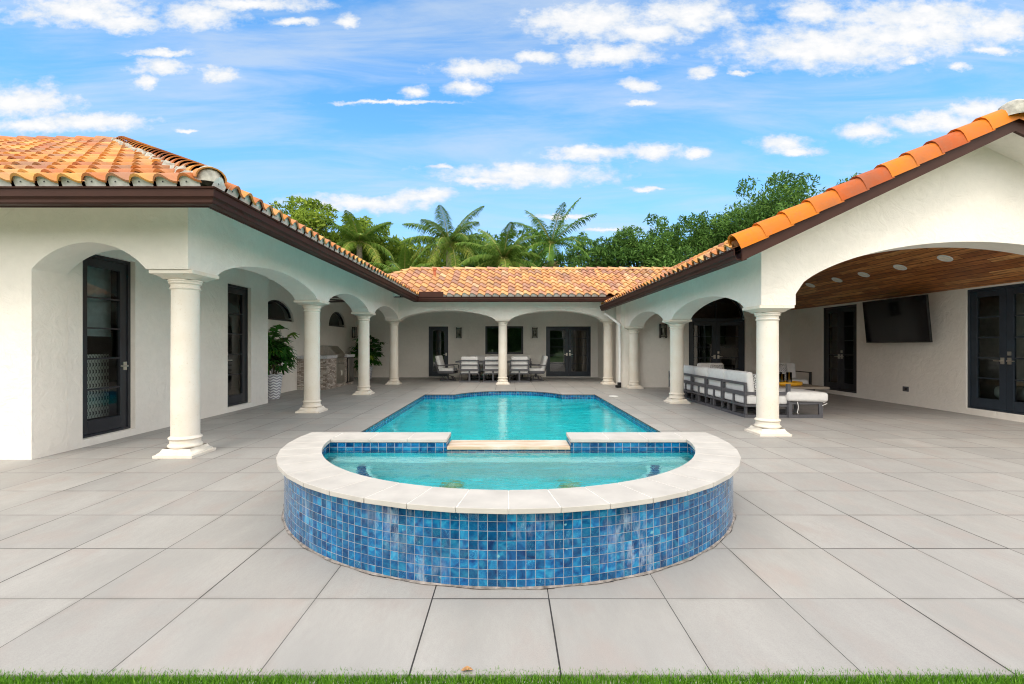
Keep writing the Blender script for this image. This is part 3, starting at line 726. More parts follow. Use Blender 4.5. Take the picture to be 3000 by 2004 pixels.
# inner walls
mb = MB(); wall(mb, FX(-5.55), 5.945, 10.9, 0, 3.1, .25, [(6.16, 7.03, .10, 2.57, 0), (9.34, 10.19, .10, 2.57, 0)])
mbox(mb, FX(-5.55), 10.9, 10.9 + .001, -.9, 0, 0, 3.1)
mb.add([(-5.55, 10.902, 0), (-6.35, 10.902, 0), (-6.35, 10.902, 3.1), (-5.55, 10.902, 3.1)], [(0, 1, 2, 3)])
mb.build('wall', STUC, house)
mb = MB(); wall(mb, FX(-6.35), 10.9, 19.7, 0, 3.1, .25, [(12.05, 13.98, 2.02, 2.58, .5), (16.7, 18.45, 2.02, 2.58, .5)]); mb.build('wall', STUC, house)
mb = MB(); wall(mb, FYn(19.68), -6.6, 3.95, 0, 3.1, .25, [(-3.33, -2.515, .03, 2.12, 0), (-.97, .611, .97, 2.13, 0), (1.563, 3.422, .03, 2.12, 0)]); mb.build('wall', STUC, house)
mb = MB(); wall(mb, FXn(3.72), -19.68, -15.6, 0, 3.1, .2, [(-18.6, -17.95, .9, 2.12, 0)]); mb.build('wall', STUC, house)
mb = MB(); wall(mb, FYn(14.95), 5.2, 9.1, 0, 3.55, .3, [(5.70, 7.49, .04, 3.0, .85)]); mb.box(4.2, 5.2, 14.95, 15.25, 0, 3.05); mb.box(3.56, 4.2, 14.95, 15.25, 0, 2.72); mb.box(3.56, 3.9, 15.25, 15.62, 0, 2.72); mb.build('wall', STUC, house)
mb = MB(); wall(mb, FXn(8.9), -15, -3.5, 0, 2.6, .25, [(-13.4, -12.09, .10, 2.39, 0), (-9.2, -7.8, .12, 2.41, 0)]); mb.build('wall', STUC, house)
# rear and hidden closing walls
mb = MB(); mb.box(-13, -12.8, 5.9, 22, 0, 3.2); mb.box(-13, 12, 24.3, 24.5, 0, 3.0); mb.box(10.0, 10.2, 7.4, 24.3, 0, 2.6); mb.box(8.9, 10.2, 7.3, 7.4, 0, 2.6); mb.build('wall', STUC, house)
# ceilings
mb = MB(); mb.box(-6.5, XL - TH, 5.94, 19.68, 3.08, 3.12); mb.box(XL - TH, 3.8, YBK + TH, 19.68, 3.08, 3.12)
mb.build('ceiling', STUC, house)
CX = 6.5; CZ0 = 2.44; CZ1 = 2.44 + .5 * (8.9 - CX); CXL = 4.12; CZL = CZ1 - .5 * (CX - CXL)
mb = MB(); mb.add([(8.9, 7.32, CZ0), (8.9, 14.95, CZ0), (CX, 14.95, CZ1), (CX, 7.32, CZ1), (CXL, 14.95, CZL), (CXL, 7.32, CZL)], [(0, 1, 2, 3), (3, 2, 4, 5)])
mb.build('wood_ceiling', WOOD, house)

# columns --------------------------------------------------------
def col_parts(zt):
    b = MB(); b.box(-.232, .232, -.232, .232, 0, .032)
    def sq(l, seg=4):   # square-section moulding
        b.lathe([(r * math.sqrt(2), z) for r, z in l], seg=4, cap=False)
    sq([(.212, .032), (.205, .048), (.188, .060), (.176, .075), (.168, .092), (.166, .10)])
    b.lathe([(.150, .06), (.162, .095), (.178, .102), (.186, .116), (.182, .13), (.168, .138), (.163, .16), (.163, .192), (.172, .196), (.180, .208), (.176, .221), (.160, .228), (.153, .24)], seg=40, cap=False)
    s = MB(); H = zt
    s.lathe([(.153, .22), (.152, .8), (.149, 1.5), (.147, H - .205)], seg=40, cap=False)
    s.bar((.0, -.1505, .24), (.0, -.148, H - .21), .003, .004) if False else None
    c = MB()
    c.lathe([(.147, H - .22), (.160, H - .212), (.166, H - .203), (.160, H - .194), (.152, H - .188), (.153, H - .155), (.170, H - .148), (.176, H - .138), (.168, H - .128), (.172, H - .122), (.184, H - .112), (.180, H - .10), (.16, H - .095)], seg=40, cap=False)
    def sq2(l): c.lathe([(r * math.sqrt(2), z) for r, z in l], seg=4, cap=False)
    sq2([(.150, H - .10), (.162, H - .098), (.176, H - .082), (.198, H - .066), (.222, H - .058), (.228, H - .050), (.246, H - .044)])
    c.box(-.255, .255, -.255, .255, H - .046, H - .003)
    return b, s, c
def make_col(zt):
    e = bpy.data.objects.new('column', None); COL.objects.link(e); e.parent = house
    b, s, c = col_parts(zt)
    for nm, m_ in (('base', b), ('shaft', s), ('capital', c)): smooth_by_angle(m_.build(nm, STONE, e), 50)
    return e
c0 = make_col(CT); c1 = make_col(CTR)
first = True
for x, y in [(XLc, LY[0]), (XLc, LY[1]), (XLc, LY[2]), (XLc, YBc), (-.2, YBc), (3.42, YBc)]:
    c = c0 if first else copy_tree(c0, house); first = False; c.location = (x, y, 0)
first = True
for x, y in [(XRc, RYc[0]), (XRc, RYc[1]), (XRc, RYc[2]), (9.6, RYc[0])]:
    c = c1 if first else copy_tree(c1, house); first = False; c.location = (x, y, 0)

# doors and windows ----------------------------------------------
def glazed(mp, u0, u1, z0, z1, leaves=1, rows=5, mat=FRAME, rec=.10, name='door', handle=None, arch=0, stile=.10, rail=.12, cols=1):
    """leaf frames, muntins, glass and handle in an opening; rec = how far back"""
    f = MB(); fr = .045
    mbox(f, mp, u0, u0 + fr, -rec - .05, -rec + .03, z0, z1); mbox(f, mp, u1 - fr, u1, -rec - .05, -rec + .03, z0, z1)
    mbox(f, mp, u0 + fr, u1 - fr, -rec - .05, -rec + .03, z1 - fr, z1); mbox(f, mp, u0 + fr, u1 - fr, -rec - .05, -rec + .03, z0, z0 + .03)
    door = None; a0 = u0 + fr; W_ = (u1 - u0 - 2 * fr) / leaves; panes = []
    for i in range(leaves):
        a = a0 + i * W_ + .003; b = a0 + (i + 1) * W_ - .003; d0, d1 = -rec - .04, -rec + .012; zb, zt = z0 + .034, z1 - fr - .004
        mbox(f, mp, a, a + stile, d0, d1, zb, zt); mbox(f, mp, b - stile, b, d0, d1, zb, zt)
        rb = rail * 1.5
        mbox(f, mp, a + stile, b - stile, d0, d1, zb, zb + rb); mbox(f, mp, a + stile, b - stile, d0, d1, zt - rail, zt)
        g0, g1 = zb + rb, zt - rail
        for k in range(1, rows):
            z = g0 + (g1 - g0) * k / rows; mbox(f, mp, a + stile, b - stile, d0 + .008, d1 - .006, z - .011, z + .011)
        for k in range(1, cols):
            u = a + stile + (b - a - 2 * stile) * k / cols; mbox(f, mp, u - .012, u + .012, d0 + .01, d1 - .008, g0, g1)
        panes.append((a + stile, b - stile, g0, g1))
    o = f.build(name, mat, house, bevel=.003)
    for a, b, g0, g1 in panes:
        q = MB(); q.add([mp.p(a, -rec - .015, g0), mp.p(b, -rec - .015, g0), mp.p(b, -rec - .015, g1), mp.p(a, -rec - .015, g1)], [(0, 1, 2, 3)]); q.build('pane', GLASSB if isinstance(mp, FYn) else GLASS, o)
    if handle:
        for u, sgn in handle:
            h = MB(); zc = z0 + .93
            mbox(h, mp, u - .032, u + .032, -rec + .012, -rec + .026, zc - .06, zc + .06)
            mbox(h, mp, u - .030, u + .030, -rec + .012, -rec + .030, zc + .10, zc + .17) if sgn in (1, 2) else None
            mbox(h, mp, u - .012, u + .012, -rec + .026, -rec + .065, zc - .012, zc + .012)
            s2 = 1 if sgn > 0 else -1
            aa, bb = sorted((u, u + s2 * .12)); mbox(h, mp, aa, bb, -rec + .05, -rec + .066, zc - .010, zc + .010)
            h.build('handle', NICK, o, bevel=.003)
    return o
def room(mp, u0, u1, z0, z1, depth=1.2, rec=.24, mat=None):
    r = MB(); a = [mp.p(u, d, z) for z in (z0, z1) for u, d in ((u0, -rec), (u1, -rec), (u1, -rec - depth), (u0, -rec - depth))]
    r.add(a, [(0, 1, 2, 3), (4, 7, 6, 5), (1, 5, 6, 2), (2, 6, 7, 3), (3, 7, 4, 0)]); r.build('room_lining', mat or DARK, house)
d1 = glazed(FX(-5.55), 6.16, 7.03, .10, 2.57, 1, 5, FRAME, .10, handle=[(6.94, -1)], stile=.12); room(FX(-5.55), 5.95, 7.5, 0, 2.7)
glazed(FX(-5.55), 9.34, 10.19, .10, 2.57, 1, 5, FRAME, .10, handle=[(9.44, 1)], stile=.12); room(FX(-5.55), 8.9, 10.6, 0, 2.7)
L = MB(); L.add([(-6.0, 5.96, .28), (-6.0, 7.10, .28), (-6.0, 7.10, 1.20), (-6.0, 5.96, 1.20)], [(0, 1, 2, 3)]); L.build('lattice_panel', LATT, house)
L = MB(); L.box(-5.9, -5.89, 6.2, 7.0, 1.46, 2.5); L.build('roller_shade', m_plain('sheer shade', (.55, .62, .60), .9), house)
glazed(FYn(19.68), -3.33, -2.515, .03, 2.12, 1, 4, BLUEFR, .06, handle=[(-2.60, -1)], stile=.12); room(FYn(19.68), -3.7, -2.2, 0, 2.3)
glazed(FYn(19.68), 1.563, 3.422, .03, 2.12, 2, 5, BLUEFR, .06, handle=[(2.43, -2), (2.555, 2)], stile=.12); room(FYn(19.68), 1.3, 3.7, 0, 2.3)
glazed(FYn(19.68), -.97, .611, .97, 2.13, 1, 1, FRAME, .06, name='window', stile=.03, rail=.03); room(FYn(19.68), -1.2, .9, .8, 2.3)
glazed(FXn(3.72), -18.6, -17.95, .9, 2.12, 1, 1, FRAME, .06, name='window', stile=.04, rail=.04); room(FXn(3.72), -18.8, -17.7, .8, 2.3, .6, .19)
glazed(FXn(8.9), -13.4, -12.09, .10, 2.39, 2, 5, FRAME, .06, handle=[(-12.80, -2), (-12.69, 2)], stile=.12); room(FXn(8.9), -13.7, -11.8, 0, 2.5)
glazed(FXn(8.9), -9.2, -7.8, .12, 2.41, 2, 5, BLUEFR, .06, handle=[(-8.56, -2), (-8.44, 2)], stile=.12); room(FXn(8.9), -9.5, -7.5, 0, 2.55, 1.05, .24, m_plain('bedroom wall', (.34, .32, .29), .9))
# arched french doors
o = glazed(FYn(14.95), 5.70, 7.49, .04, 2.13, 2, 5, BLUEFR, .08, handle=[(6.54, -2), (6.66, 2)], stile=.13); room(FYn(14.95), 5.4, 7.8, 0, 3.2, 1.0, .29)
def arch_window(mp, a, b, z0, zt, rise, mat, rec, mull=True, w=.06):
    f = MB(); cu = arcf(a, b, zt - rise, zt, 24, .25); ci = [( (a + b) / 2 + (u - (a + b) / 2) * (1 - 2 * w / (b - a)), z0 + w + (z - z0) * ((zt - z0 - 2 * w) / (zt - z0))) for u, z in cu]
    for (p, q), (r, s_) in zip(zip(cu, cu[1:]), zip(ci, ci[1:])):
        for d0, d1 in ((-rec - .04, -rec + .012),):
            f.add([mp.p(p[0], d1, p[1]), mp.p(q[0], d1, q[1]), mp.p(s_[0], d1, s_[1]), mp.p(r[0], d1, r[1]), mp.p(r[0], d0, r[1]), mp.p(s_[0], d0, s_[1])], [(0, 1, 2, 3), (3, 2, 5, 4)])
    mbox(f, mp, a, a + w, -rec - .04, -rec + .012, z0, zt - rise); mbox(f, mp, b - w, b, -rec - .04, -rec + .012, z0, zt - rise); mbox(f, mp, a + w, b - w, -rec - .04, -rec + .012, z0, z0 + w)
    if mull: mbox(f, mp, (a + b) / 2 - .012, (a + b) / 2 + .012, -rec - .03, -rec + .006, z0 + w, zt - w)
    o = f.build('window', mat, house)
    q = MB(); P = [(u, z) for u, z in ci]; P = ([(ci[0][0], z0 + w)] + P + [(ci[-1][0], z0 + w)])[::-1]
    q.add([mp.p(u, -rec - .015, z) for u, z in P], [tuple(range(len(P)))]); q.build('pane', GLASS, o)
arch_window(FYn(14.95), 5.70, 7.49, 2.131, 3.0, .85, BLUEFR, .08)
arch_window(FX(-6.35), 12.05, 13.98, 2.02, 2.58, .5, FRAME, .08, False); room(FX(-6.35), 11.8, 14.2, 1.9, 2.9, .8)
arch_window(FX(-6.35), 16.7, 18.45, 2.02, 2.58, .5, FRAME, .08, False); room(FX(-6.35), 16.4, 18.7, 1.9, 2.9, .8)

# roofs ----------------------------------------------------------
PROF = [(0, 0), (.07, .040), (.17, .066), (.30, .076), (.43, .068), (.56, .046), (.70, .022), (.85, .006), (1, 0)]
def tiles(mb, P0, U, V, width, length, clip=None, w=.237, e=.345, skip=None):
    P0, U, V = Vector(P0), Vector(U).normalized(), Vector(V).normalized(); Nn = U.cross(V).normalized()
    if Nn.z < 0: Nn = -Nn
    nc = int(math.ceil(width / w)); nr = int(math.ceil(length / e)); npf = len(PROF)
    rr = []
    for r in range(nr):
        v0 = r * e - .02; v1 = v0 + e + .05
        if v1 > length: v1 = length
        for c in range(nc):
            u0 = c * w
            lo, hi = clip((v0 + v1) / 2) if clip else (0, width)
            if u0 + w * .5 < lo or u0 + w * .5 > hi + w * .4: continue
            pm = P0 + U * (u0 + w / 2) + V * v0
            if skip and skip(pm): continue
            la, ha = clip(v0) if clip else (0, width); lb, hb = clip(v1) if clip else (0, width)
            jv = random.uniform(-.008, .008); jl = random.uniform(-.004, .005); vs = []
            for (vv, lift, a_, b_) in ((v0 + jv, .046 + jl, la, ha), (v1, .004, lb, hb)):
                for s_, h_ in PROF:
                    uu = min(max(u0 + s_ * w * 1.01, a_), b_); vs.append(P0 + U * uu + V * vv + Nn * (h_ + lift))
            for s_, h_ in PROF:
                uu = min(max(u0 + s_ * w * 1.01, la), ha); vs.append(P0 + U * uu + V * (v0 + jv + .004) + Nn * (h_ * .9 + .046 + jl - .022))
            fs = [(i, i + 1, npf + i + 1, npf + i) for i in range(npf - 1)] + [(2 * npf + i, 2 * npf + i + 1, i + 1, i) for i in range(npf - 1)]
            mb.add(vs, fs); rr += [random.random()] * len(vs)
    mb.rnd = (mb.rnd or []) + rr
def birdstop(mb, holes, P0, U, Nn, D, width, w=.237):
    P0, U, Nn, D = Vector(P0), Vector(U), Vector(Nn), Vector(D)
    for c in range(int(width / w)):
        pts_ = [P0 + U * (c * w + s_ * w) + Nn * (h_ * .97 + .030) for s_, h_ in PROF[:-1]]
        b_ = [P0 + U * (c * w + s_ * w) - Nn * .03 for s_, h_ in PROF[:-1]]
        mb.add(pts_ + b_, [(i, i + 1, len(pts_) + i + 1, len(pts_) + i) for i in range(len(pts_) - 1)])
        if holes is not None:
            cpt = P0 + U * (c * w + .31 * w) + Nn * .028 + D * .004
            ring_ = [cpt + (U * math.cos(t) + Nn * math.sin(t)) * .008 for t in np.linspace(0, 2 * math.pi, 9)[:-1]]
            holes.add(ring_, [tuple(range(8))])
def caps(mb, p, q, r=.13, e=.30, up=Vector((0, 0, 1)), over=.05, flare=.022):
    """half-barrel cap tiles climbing from p to q"""
    p, q = Vector(p), Vector(q); d = (q - p); L = d.length; d.normalize(); a = d.cross(up).normalized(); b = a.cross(d).normalized()
    n_ = int(L / e); e = L / n_; rr = []
    for k in range(n_):
        s0 = p + d * (k * e - over) + b * .028; s1 = p + d * ((k + 1) * e); vs = []
        for c0_, rad, dz in ((s0, r + flare * .5, 0), (s1, r - flare * .5, 0), (s0 + d * .004, r + flare * .5 - .016, 0)):
            for t in np.linspace(-.12, math.pi + .12, 11): vs.append(c0_ + a * (math.cos(t) * rad) + b * (math.sin(t) * rad * .80))
        fs = [(i, i + 1, 11 + i + 1, 11 + i) for i in range(10)] + [(22 + i, 22 + i + 1, i + 1, i) for i in range(10)]
        mb.add(vs, fs); rr += [random.random()] * len(vs)
    mb.rnd = (mb.rnd or []) + rr
def roof_node(name, mat_): pass
# left wing: hip roof
PL = .508; ZL = 2.93; EX, EY = -2.95, 4.73; T = 5.05
hp = (EX - T, EY + T, ZL + PL * T)
deck = MB(); dz = -.035
deck.add([(-14, EY, ZL + dz), (EX, EY, ZL + dz), (hp[0], hp[1], hp[2] + dz), (-14, hp[1], hp[2] + dz)], [(0, 1, 2, 3)])
deck.add([(EX, EY, ZL + dz), (EX, 15.32, ZL + dz), (EX - T, 15.32 + T + 2, ZL + PL * T + dz), (hp[0], hp[1], hp[2] + dz)], [(0, 1, 2, 3)])
deck.add([(-14, hp[1], hp[2] + dz), (hp[0], hp[1], hp[2] + dz), (EX - T, 24, hp[2] + dz), (-14, 24, ZL)], [(0, 1, 2, 3)])
ZB, PB, YE = 2.93, .5, 15.3; YRG = 17.78; ZRG = ZB + PB * (YRG - YE); XRG = -3.65
deck.add([(EX - 3, YE, ZB + dz), (3.9, YE, ZB + dz), (9, YRG, ZRG + dz), (XRG, YRG, ZRG + dz), (EX - 3, YE + .2, ZB + dz)], [(0, 1, 2, 3, 4)])
deck.add([(XRG, YRG, ZRG + dz), (9, YRG, ZRG + dz), (9, 24.6, 2.9), (XRG - 4, 24.6, 2.9)], [(0, 1, 2, 3)])
ER = RX0; XRD = 2 * RXR - RX0; ZRr = 2.66 + PR * (RXR - RX0)
YG = 6.37
deck.add([(ER, YG + .02, 2.66 + dz), (ER, 15.82, 2.66 + dz), (ER + .9, 17.0, 2.66 + .9 * PR + dz), (RXR, 22, ZRr + dz), (RXR, YG + .02, ZRr + dz)], [(0, 1, 2, 3, 4)])
deck.add([(XRD, YG + .02, 2.66 + dz), (RXR, YG + .02, ZRr + dz), (RXR, 22, ZRr + dz), (XRD, 22, 2.66 + dz)], [(0, 1, 2, 3)])
roof = deck.build('roof', BROWN, house)
mbl = MB(); SV = math.hypot(1, PL)
tiles(mbl, (-9.93, EY, ZL), (1, 0, 0), (0, 1, PL), 9.93 + EX, T * SV, clip=lambda v: (0, 9.93 + EX - v / SV))
tiles(mbl, (-9.93 - 8 * .237, EY, ZL), (1, 0, 0), (0, 1, PL), 8 * .237, T * SV)
tiles(mbl, (EX, EY, ZL), (0, 1, 0), (-1, 0, PL), 10.6, T * SV, clip=lambda v: (v / SV, 10.6 + v / SV * .0 + 0))
smooth_by_angle(mbl.build('roof_tiles', ROOF, roof), 40)
mbb = MB(); SB = math.hypot(1, PB)
tiles(mbb, (-6.2, YE, ZB), (1, 0, 0), (0, 1, PB), 14.5, (YRG - YE) * SB, clip=lambda v: (max(0, 6.2 - abs(XRG) - ((YRG - YE) - v / SB)), 14.5), w=.247, e=.36,
      skip=lambda p: (p.x < EX - .1 and ZL + PL * (EX - p.x) > p.z + .15) or (p.x > 3.3 and zroofR(p.x) > p.z + .2))
smooth_by_angle(mbb.build('roof_tiles', ROOFB, roof), 40)
mbr = MB(); SR = math.hypot(1, PR)
tiles(mbr, (ER, 22, 2.66), (0, -1, 0), (1, 0, PR), 22 - YG - .16, (RXR - ER) * SR,
      skip=lambda p: p.y > 15.75 and (ZB + PB * (min(p.y, 2 * YRG - p.y) - YE)) > p.z + .05)
smooth_by_angle(mbr.build('roof_tiles', ROOF, roof), 40)
# cap tiles
cp = MB(); caps(cp, (EX - .10, EY + .10, ZL + .03 + .10 * PL), (hp[0], hp[1], hp[2] + .03)); caps(cp, (-14, hp[1], hp[2] + .02), (hp[0], hp[1], hp[2] + .02), e=.4)
smooth_by_angle(cp.build('ridge_cap', ROOF, roof), 40)
cp = MB(); caps(cp, (-3.65, YRG, ZRG + .0), (7.5, YRG, ZRG + .0), r=.11, e=.4); caps(cp, (-6.0, YRG - 2.35, ZRG - 2.35 * PB), (-3.65, YRG, ZRG), r=.10, e=.36)
smooth_by_angle(cp.build('ridge_cap', ROOFB, roof), 40)
cp = MB(); caps(cp, (RXR, 22, ZRr + .04), (RXR, YG + .1, ZRr + .04), e=.4, r=.14)
smooth_by_angle(cp.build('ridge_cap', ROOF, roof), 40)
# mortar under hip caps, rounded stop at the hip corner
mo = MB(); dv = (Vector(hp) - Vector((EX, EY, ZL))); 
for k in range(3, int(dv.length / .12)):
    p = Vector((EX, EY, ZL)) + dv * (k * .12 / dv.length)
    for s_ in (-1, 1):
        q = p + Vector((1, 1, 0)).normalized() * (.125 * s_) + Vector((0, 0, .01)); r_ = random.uniform(.035, .06)
        mo.obox(q, (r_ * 1.8, r_ * 2.4, r_ * 2.1), (random.uniform(-.5, .5), random.uniform(-.5, .5), R(-45) + random.uniform(-.6, .6)))
mo.build('ridge_mortar', MORTAR, roof, bevel=.012)
mo = MB(); mo.lathe([(.001, .125), (.045, .118), (.085, .09), (.115, .045), (.125, -.01), (.13, -.06)], (EX - .13, EY + .13, ZL + .115), 20, cap=False)
smooth_by_angle(mo.build('ridge_mortar', MORTAR, roof), 60)
mo = MB(); mo.lathe([(.001, .15), (.08, .14), (.15, .09), (.17, .02), (.17, -.08)], (RXR, YG + .02, ZRr + .07), 16, cap=False)
smooth_by_angle(mo.build('ridge_mortar', MORTAR, roof), 60)
HOLE = MB(); HOLE.add([(.009 * math.cos(t), .009 * math.sin(t), 0) for t in np.linspace(0, 2 * math.pi, 9)[:-1]], [tuple(range(8))])
h0 = HOLE.build('weep_hole', BLACK, roof); used_h = False
for P0_, U_, N_, D_, wd_, w__, hl in (((-9.93 - 8 * .237, EY + .012, ZL + .012), (1, 0, 0), (0, -PL, 1), (0, -1, 0), 9.93 + 8 * .237 + EX, .237, (24, 60)), ((EX - .012, EY, ZL + .012), (0, 1, 0), (PL, 0, 1), (1, 0, 0), 10.6, .237, (0, 14)),
        ((-6.2, YE + .012, ZB + .012), (1, 0, 0), (0, -PB, 1), (0, -1, 0), 9.5, .247, (0, 0)), ((ER + .012, 22, 2.66 + .012), (0, -1, 0), (-PR, 0, 1), (-1, 0, 0), 22 - YG - .16, .237, (52, 66))):
    bs = MB(); N_ = Vector(N_).normalized(); birdstop(bs, None, P0_, U_, N_, D_, wd_, w=w__); bs.build('eave_mortar', EMORT, roof)
    for c in range(*hl):
        if c >= int(wd_ / w__): break
        hh_ = h0 if not used_h else h0.copy()
        if used_h: COL.objects.link(hh_)
        used_h = True
        hh_.location = Vector(P0_) + Vector(U_) * (c * w__ + .31 * w__) + N_ * .030 + Vector(D_) * .004
        hh_.rotation_euler = Vector(D_).to_track_quat('Z', 'Y').to_euler()
# rake tiles on the gable edge
cp = MB()
def rake(xa, xb):
    n_ = 11; rr = []
    za = 2.66; zb = ZRr
    A = Vector((xa, YG + .02, za)); Bv = Vector((xb, YG + .02, zb)); d = (Bv - A).normalized(); L_ = (Bv - A).length; e = L_ / n_
    nrm = Vector((-d.z, 0, d.x)); nrm = nrm if nrm.z > 0 else -nrm; out = Vector((0, -1, 0))
    for k in range(n_):
        s0 = A + d * (k * e - .035); s1 = A + d * ((k + 1) * e + .0); vs = []
        sec = [(.17, .05), (.16, .11), (.12, .155), (.06, .175), (0, .165), (-.045, .13), (-.066, .075), (-.072, .01), (-.070, -.045)]
        for c_, sc_, up_ in ((s0, 1.06, .022), (s1, .98, .0), (s0 + d * .01, .95, .014)):
            for y_, n__ in sec: vs.append(c_ + out * (-y_ * sc_) + nrm * (n__ * sc_ + up_))
        m_ = len(sec); fs = [(i, i + 1, m_ + i + 1, m_ + i) for i in range(m_ - 1)] + [(2 * m_ + i, 2 * m_ + i + 1, i + 1, i) for i in range(m_ - 1)]
        cp.add(vs, fs); rr += [random.random()] * len(vs)
    return rr
cp.rnd = rake(ER - .02, RXR) + rake(XRD + .02, RXR)
smooth_by_angle(cp.build('rake_tiles', RAKE, roof), 40)
# fascia, rake boards, soffits, gutters
fa = MB()
fa.box(-14, -3.05, 4.81, 4.84, 2.74, 2.915); fa.box(-3.08, -3.05, 4.84, 15.37, 2.74, 2.915); fa.box(-3.05, 3.4, 15.37, 15.40, 2.74, 2.915)
fa.box(3.19, 3.22, 6.39, 15.8, 2.49, 2.65)
fa.build('fascia', BROWN, roof)
fa = MB(); 
for sx_ in (1, -1):
    x0 = RXR - sx_ * (RXR - 3.15); dd = (RXR - x0)
    P = [(x0, 2.47), (RXR, 2.47 + PR * (RXR - 3.15)), (RXR, 2.47 + PR * (RXR - 3.15) + .20), (x0, 2.67)]
    P = P if sx_ > 0 else P[::-1]
    y0, y1 = YG - .0, YG + .04
    fa.add([(x, y0, z) for x, z in P] + [(x, y1, z) for x, z in P], [(0, 1, 2, 3), (7, 6, 5, 4), (0, 4, 5, 1), (1, 5, 6, 2), (2, 6, 7, 3), (3, 7, 4, 0)])
fa.build('rake_board', BROWN, roof)
sf = MB()
for sx_ in (1, -1):
    x0 = RXR - sx_ * (RXR - 3.2); sf.add([(x0, YG + .04, 2.56), (RXR, YG + .04, 2.56 + PR * (RXR - 3.2)), (RXR, 6.95, 2.56 + PR * (RXR - 3.2)), (x0, 6.95, 2.56)], [(0, 1, 2, 3)])
sf.add([(3.22, YG + .04, 2.56), (XR + .02, YG + .04, 2.80), (XR + .02, 15.8, 2.80), (3.22, 15.8, 2.56)], [(0, 1, 2, 3)])
sf.add([(-13, 4.84, 2.80), (-3.08, 4.84, 2.80), (XL + .02, 5.52, 3.18), (-13, 5.52, 3.18)], [(0, 1, 2, 3)])
sf.add([(-3.08, 4.84, 2.80), (-3.08, 15.4, 2.80), (XL - .02, 16.08, 3.18), (XL - .02, 5.52, 3.18)], [(0, 1, 2, 3)])
sf.add([(-3.08, 15.4, 2.80), (3.4, 15.4, 2.80), (3.7, 16.08, 3.18), (XL - .02, 16.08, 3.18)], [(0, 1, 2, 3)])
sf.build('soffit', STUC, roof)
GP = [(0, 0), (.085, 0), (.098, .012), (.10, .045), (.112, .056), (.125, .066), (.130, .135), (.146, .140), (.150, .155), (.140, .158), (.118, .150), (.114, .07), (.09, .018), (.005, .018)]
def sweep(mb, path, z, prof, side=1):
    n_ = len(path); offs = []
    for i in range(n_):
        d0 = (Vector(path[i]) - Vector(path[i - 1])).normalized() if i else (Vector(path[1]) - Vector(path[0])).normalized()
        d1 = (Vector(path[i + 1]) - Vector(path[i])).normalized() if i < n_ - 1 else d0
        n0 = Vector((d0.y, -d0.x)); n1 = Vector((d1.y, -d1.x)); m_ = (n0 + n1).normalized(); offs.append(m_ / m_.dot(n0))
    vs = []; k = len(prof)
    for i in range(n_):
        for d, h in prof: q = Vector(path[i]) + offs[i] * d; vs.append((q.x, q.y, z + h))
    fs = [(i * k + j, i * k + (j + 1) % k, (i + 1) * k + (j + 1) % k, (i + 1) * k + j) for i in range(n_ - 1) for j in range(k)] + [tuple(range(k)), tuple(range((n_ - 1) * k, n_ * k))[::-1]]
    mb.add(vs, fs)
gt = MB(); sweep(gt, [(-14, 4.81), (-3.05, 4.81), (-3.05, 15.37), (3.3, 15.37)], 2.745, GP); gt.build('gutter', BROWN, roof)
gt = MB(); sweep(gt, [(3.19, 15.82), (3.19, 6.42)], 2.49, GP); gt.build('gutter', BROWN, roof)
gt = MB(); gt.box(-2.89, -2.86, 15.24, 15.35, 2.88, 3.06); gt.box(-2.89, -2.10, 15.215, 15.24, 2.89, 3.06); gt.build('splash_guard', BROWN, roof)
gt = MB(); gt.tube([(-2.86 + .22, 16.9, 3.7), (-2.64, 16.9, 4.02)], .05, 12); gt.tube([(-2.64, 16.9, 4.02), (-2.64, 16.9, 4.10)], .075, 12); gt.build('vent_pipe', m_plain('rusty pipe', (.45, .12, .05), .7), roof)
ds = MB(); ds.tube([(3.22, 15.75, 2.50), (3.22, 15.72, 2.38), (3.30, 15.45, 2.27), (3.48, 14.92, 2.02), (3.50, 14.88, 1.96), (3.50, 14.88, 1.2), (3.50, 14.88, .14)], .042, 10)
smooth_by_angle(ds.build('downspout', WHITE, roof), 40)
ds = MB(); ds.obox((3.48, 14.86, .09), (.10, .12, .16)); ds.obox((3.43, 14.80, .05), (.14, .12, .08), (0, 0, .4)); ds.build('downspout_boot', BLACK, roof, bevel=.01)

# ================================================================== things on the walls
def lantern(label, loc_, rz):
    t = thing('wall_lantern', label, 'wall lamp', loc_, rz, 'black wall lanterns')
    m_ = MB(); m_.box(-.05, .05, 0, .02, .10, .32); m_.build('back_plate', BLACK, t)
    f = MB()
    for sx_ in (-1, 1):
        for yy in (-.13, -.03): f.box(sx_ * .09 - .012, sx_ * .09 + .012, yy - .012, yy + .012, 0, .45)
    for z in (.03, .40): f.box(-.115, .115, -.155, -.02, z, z + .022)
    f.build('frame', BLACK, t)
    g_ = MB(); g_.box(-.075, .075, -.12, -.04, .055, .395); g_.build('glass_box', m_glass('lantern glass', (.8, .8, .78), 1.45), t)
    b = MB(); b.lathe([(.012, .055), (.012, .16), (.022, .2), (.026, .25), (.014, .31), (.002, .33)], (0, -.08, 0), 12); b.build('bulb', WHITE, t)
    return t
l0 = lantern('black wall lantern on the back wall between the single door and the window', (-2.06, 19.675, 1.63), 0)
dup(l0, 'black wall lantern on the back wall left of the double doors', (1.09, 19.675, 1.63))
dup(l0, 'black wall lantern beside the arched double doors behind the sofa', (4.86, 14.945, 1.56))
dup(l0, 'black wall lantern above the grill end of the stone counter, half behind a column', (-6.345, 19.2, 1.63), R(90))
tv = thing('television', 'large black flat television tilted forward on the white wall of the covered lounge', 'television', (8.6, 10.47, 1.39))
M_ = MB(); M_.obox((-.05, 0, .49), (.04, 1.74, .98), (0, R(-5.5), 0)); M_.build('casing', BLACK, tv, bevel=.006)
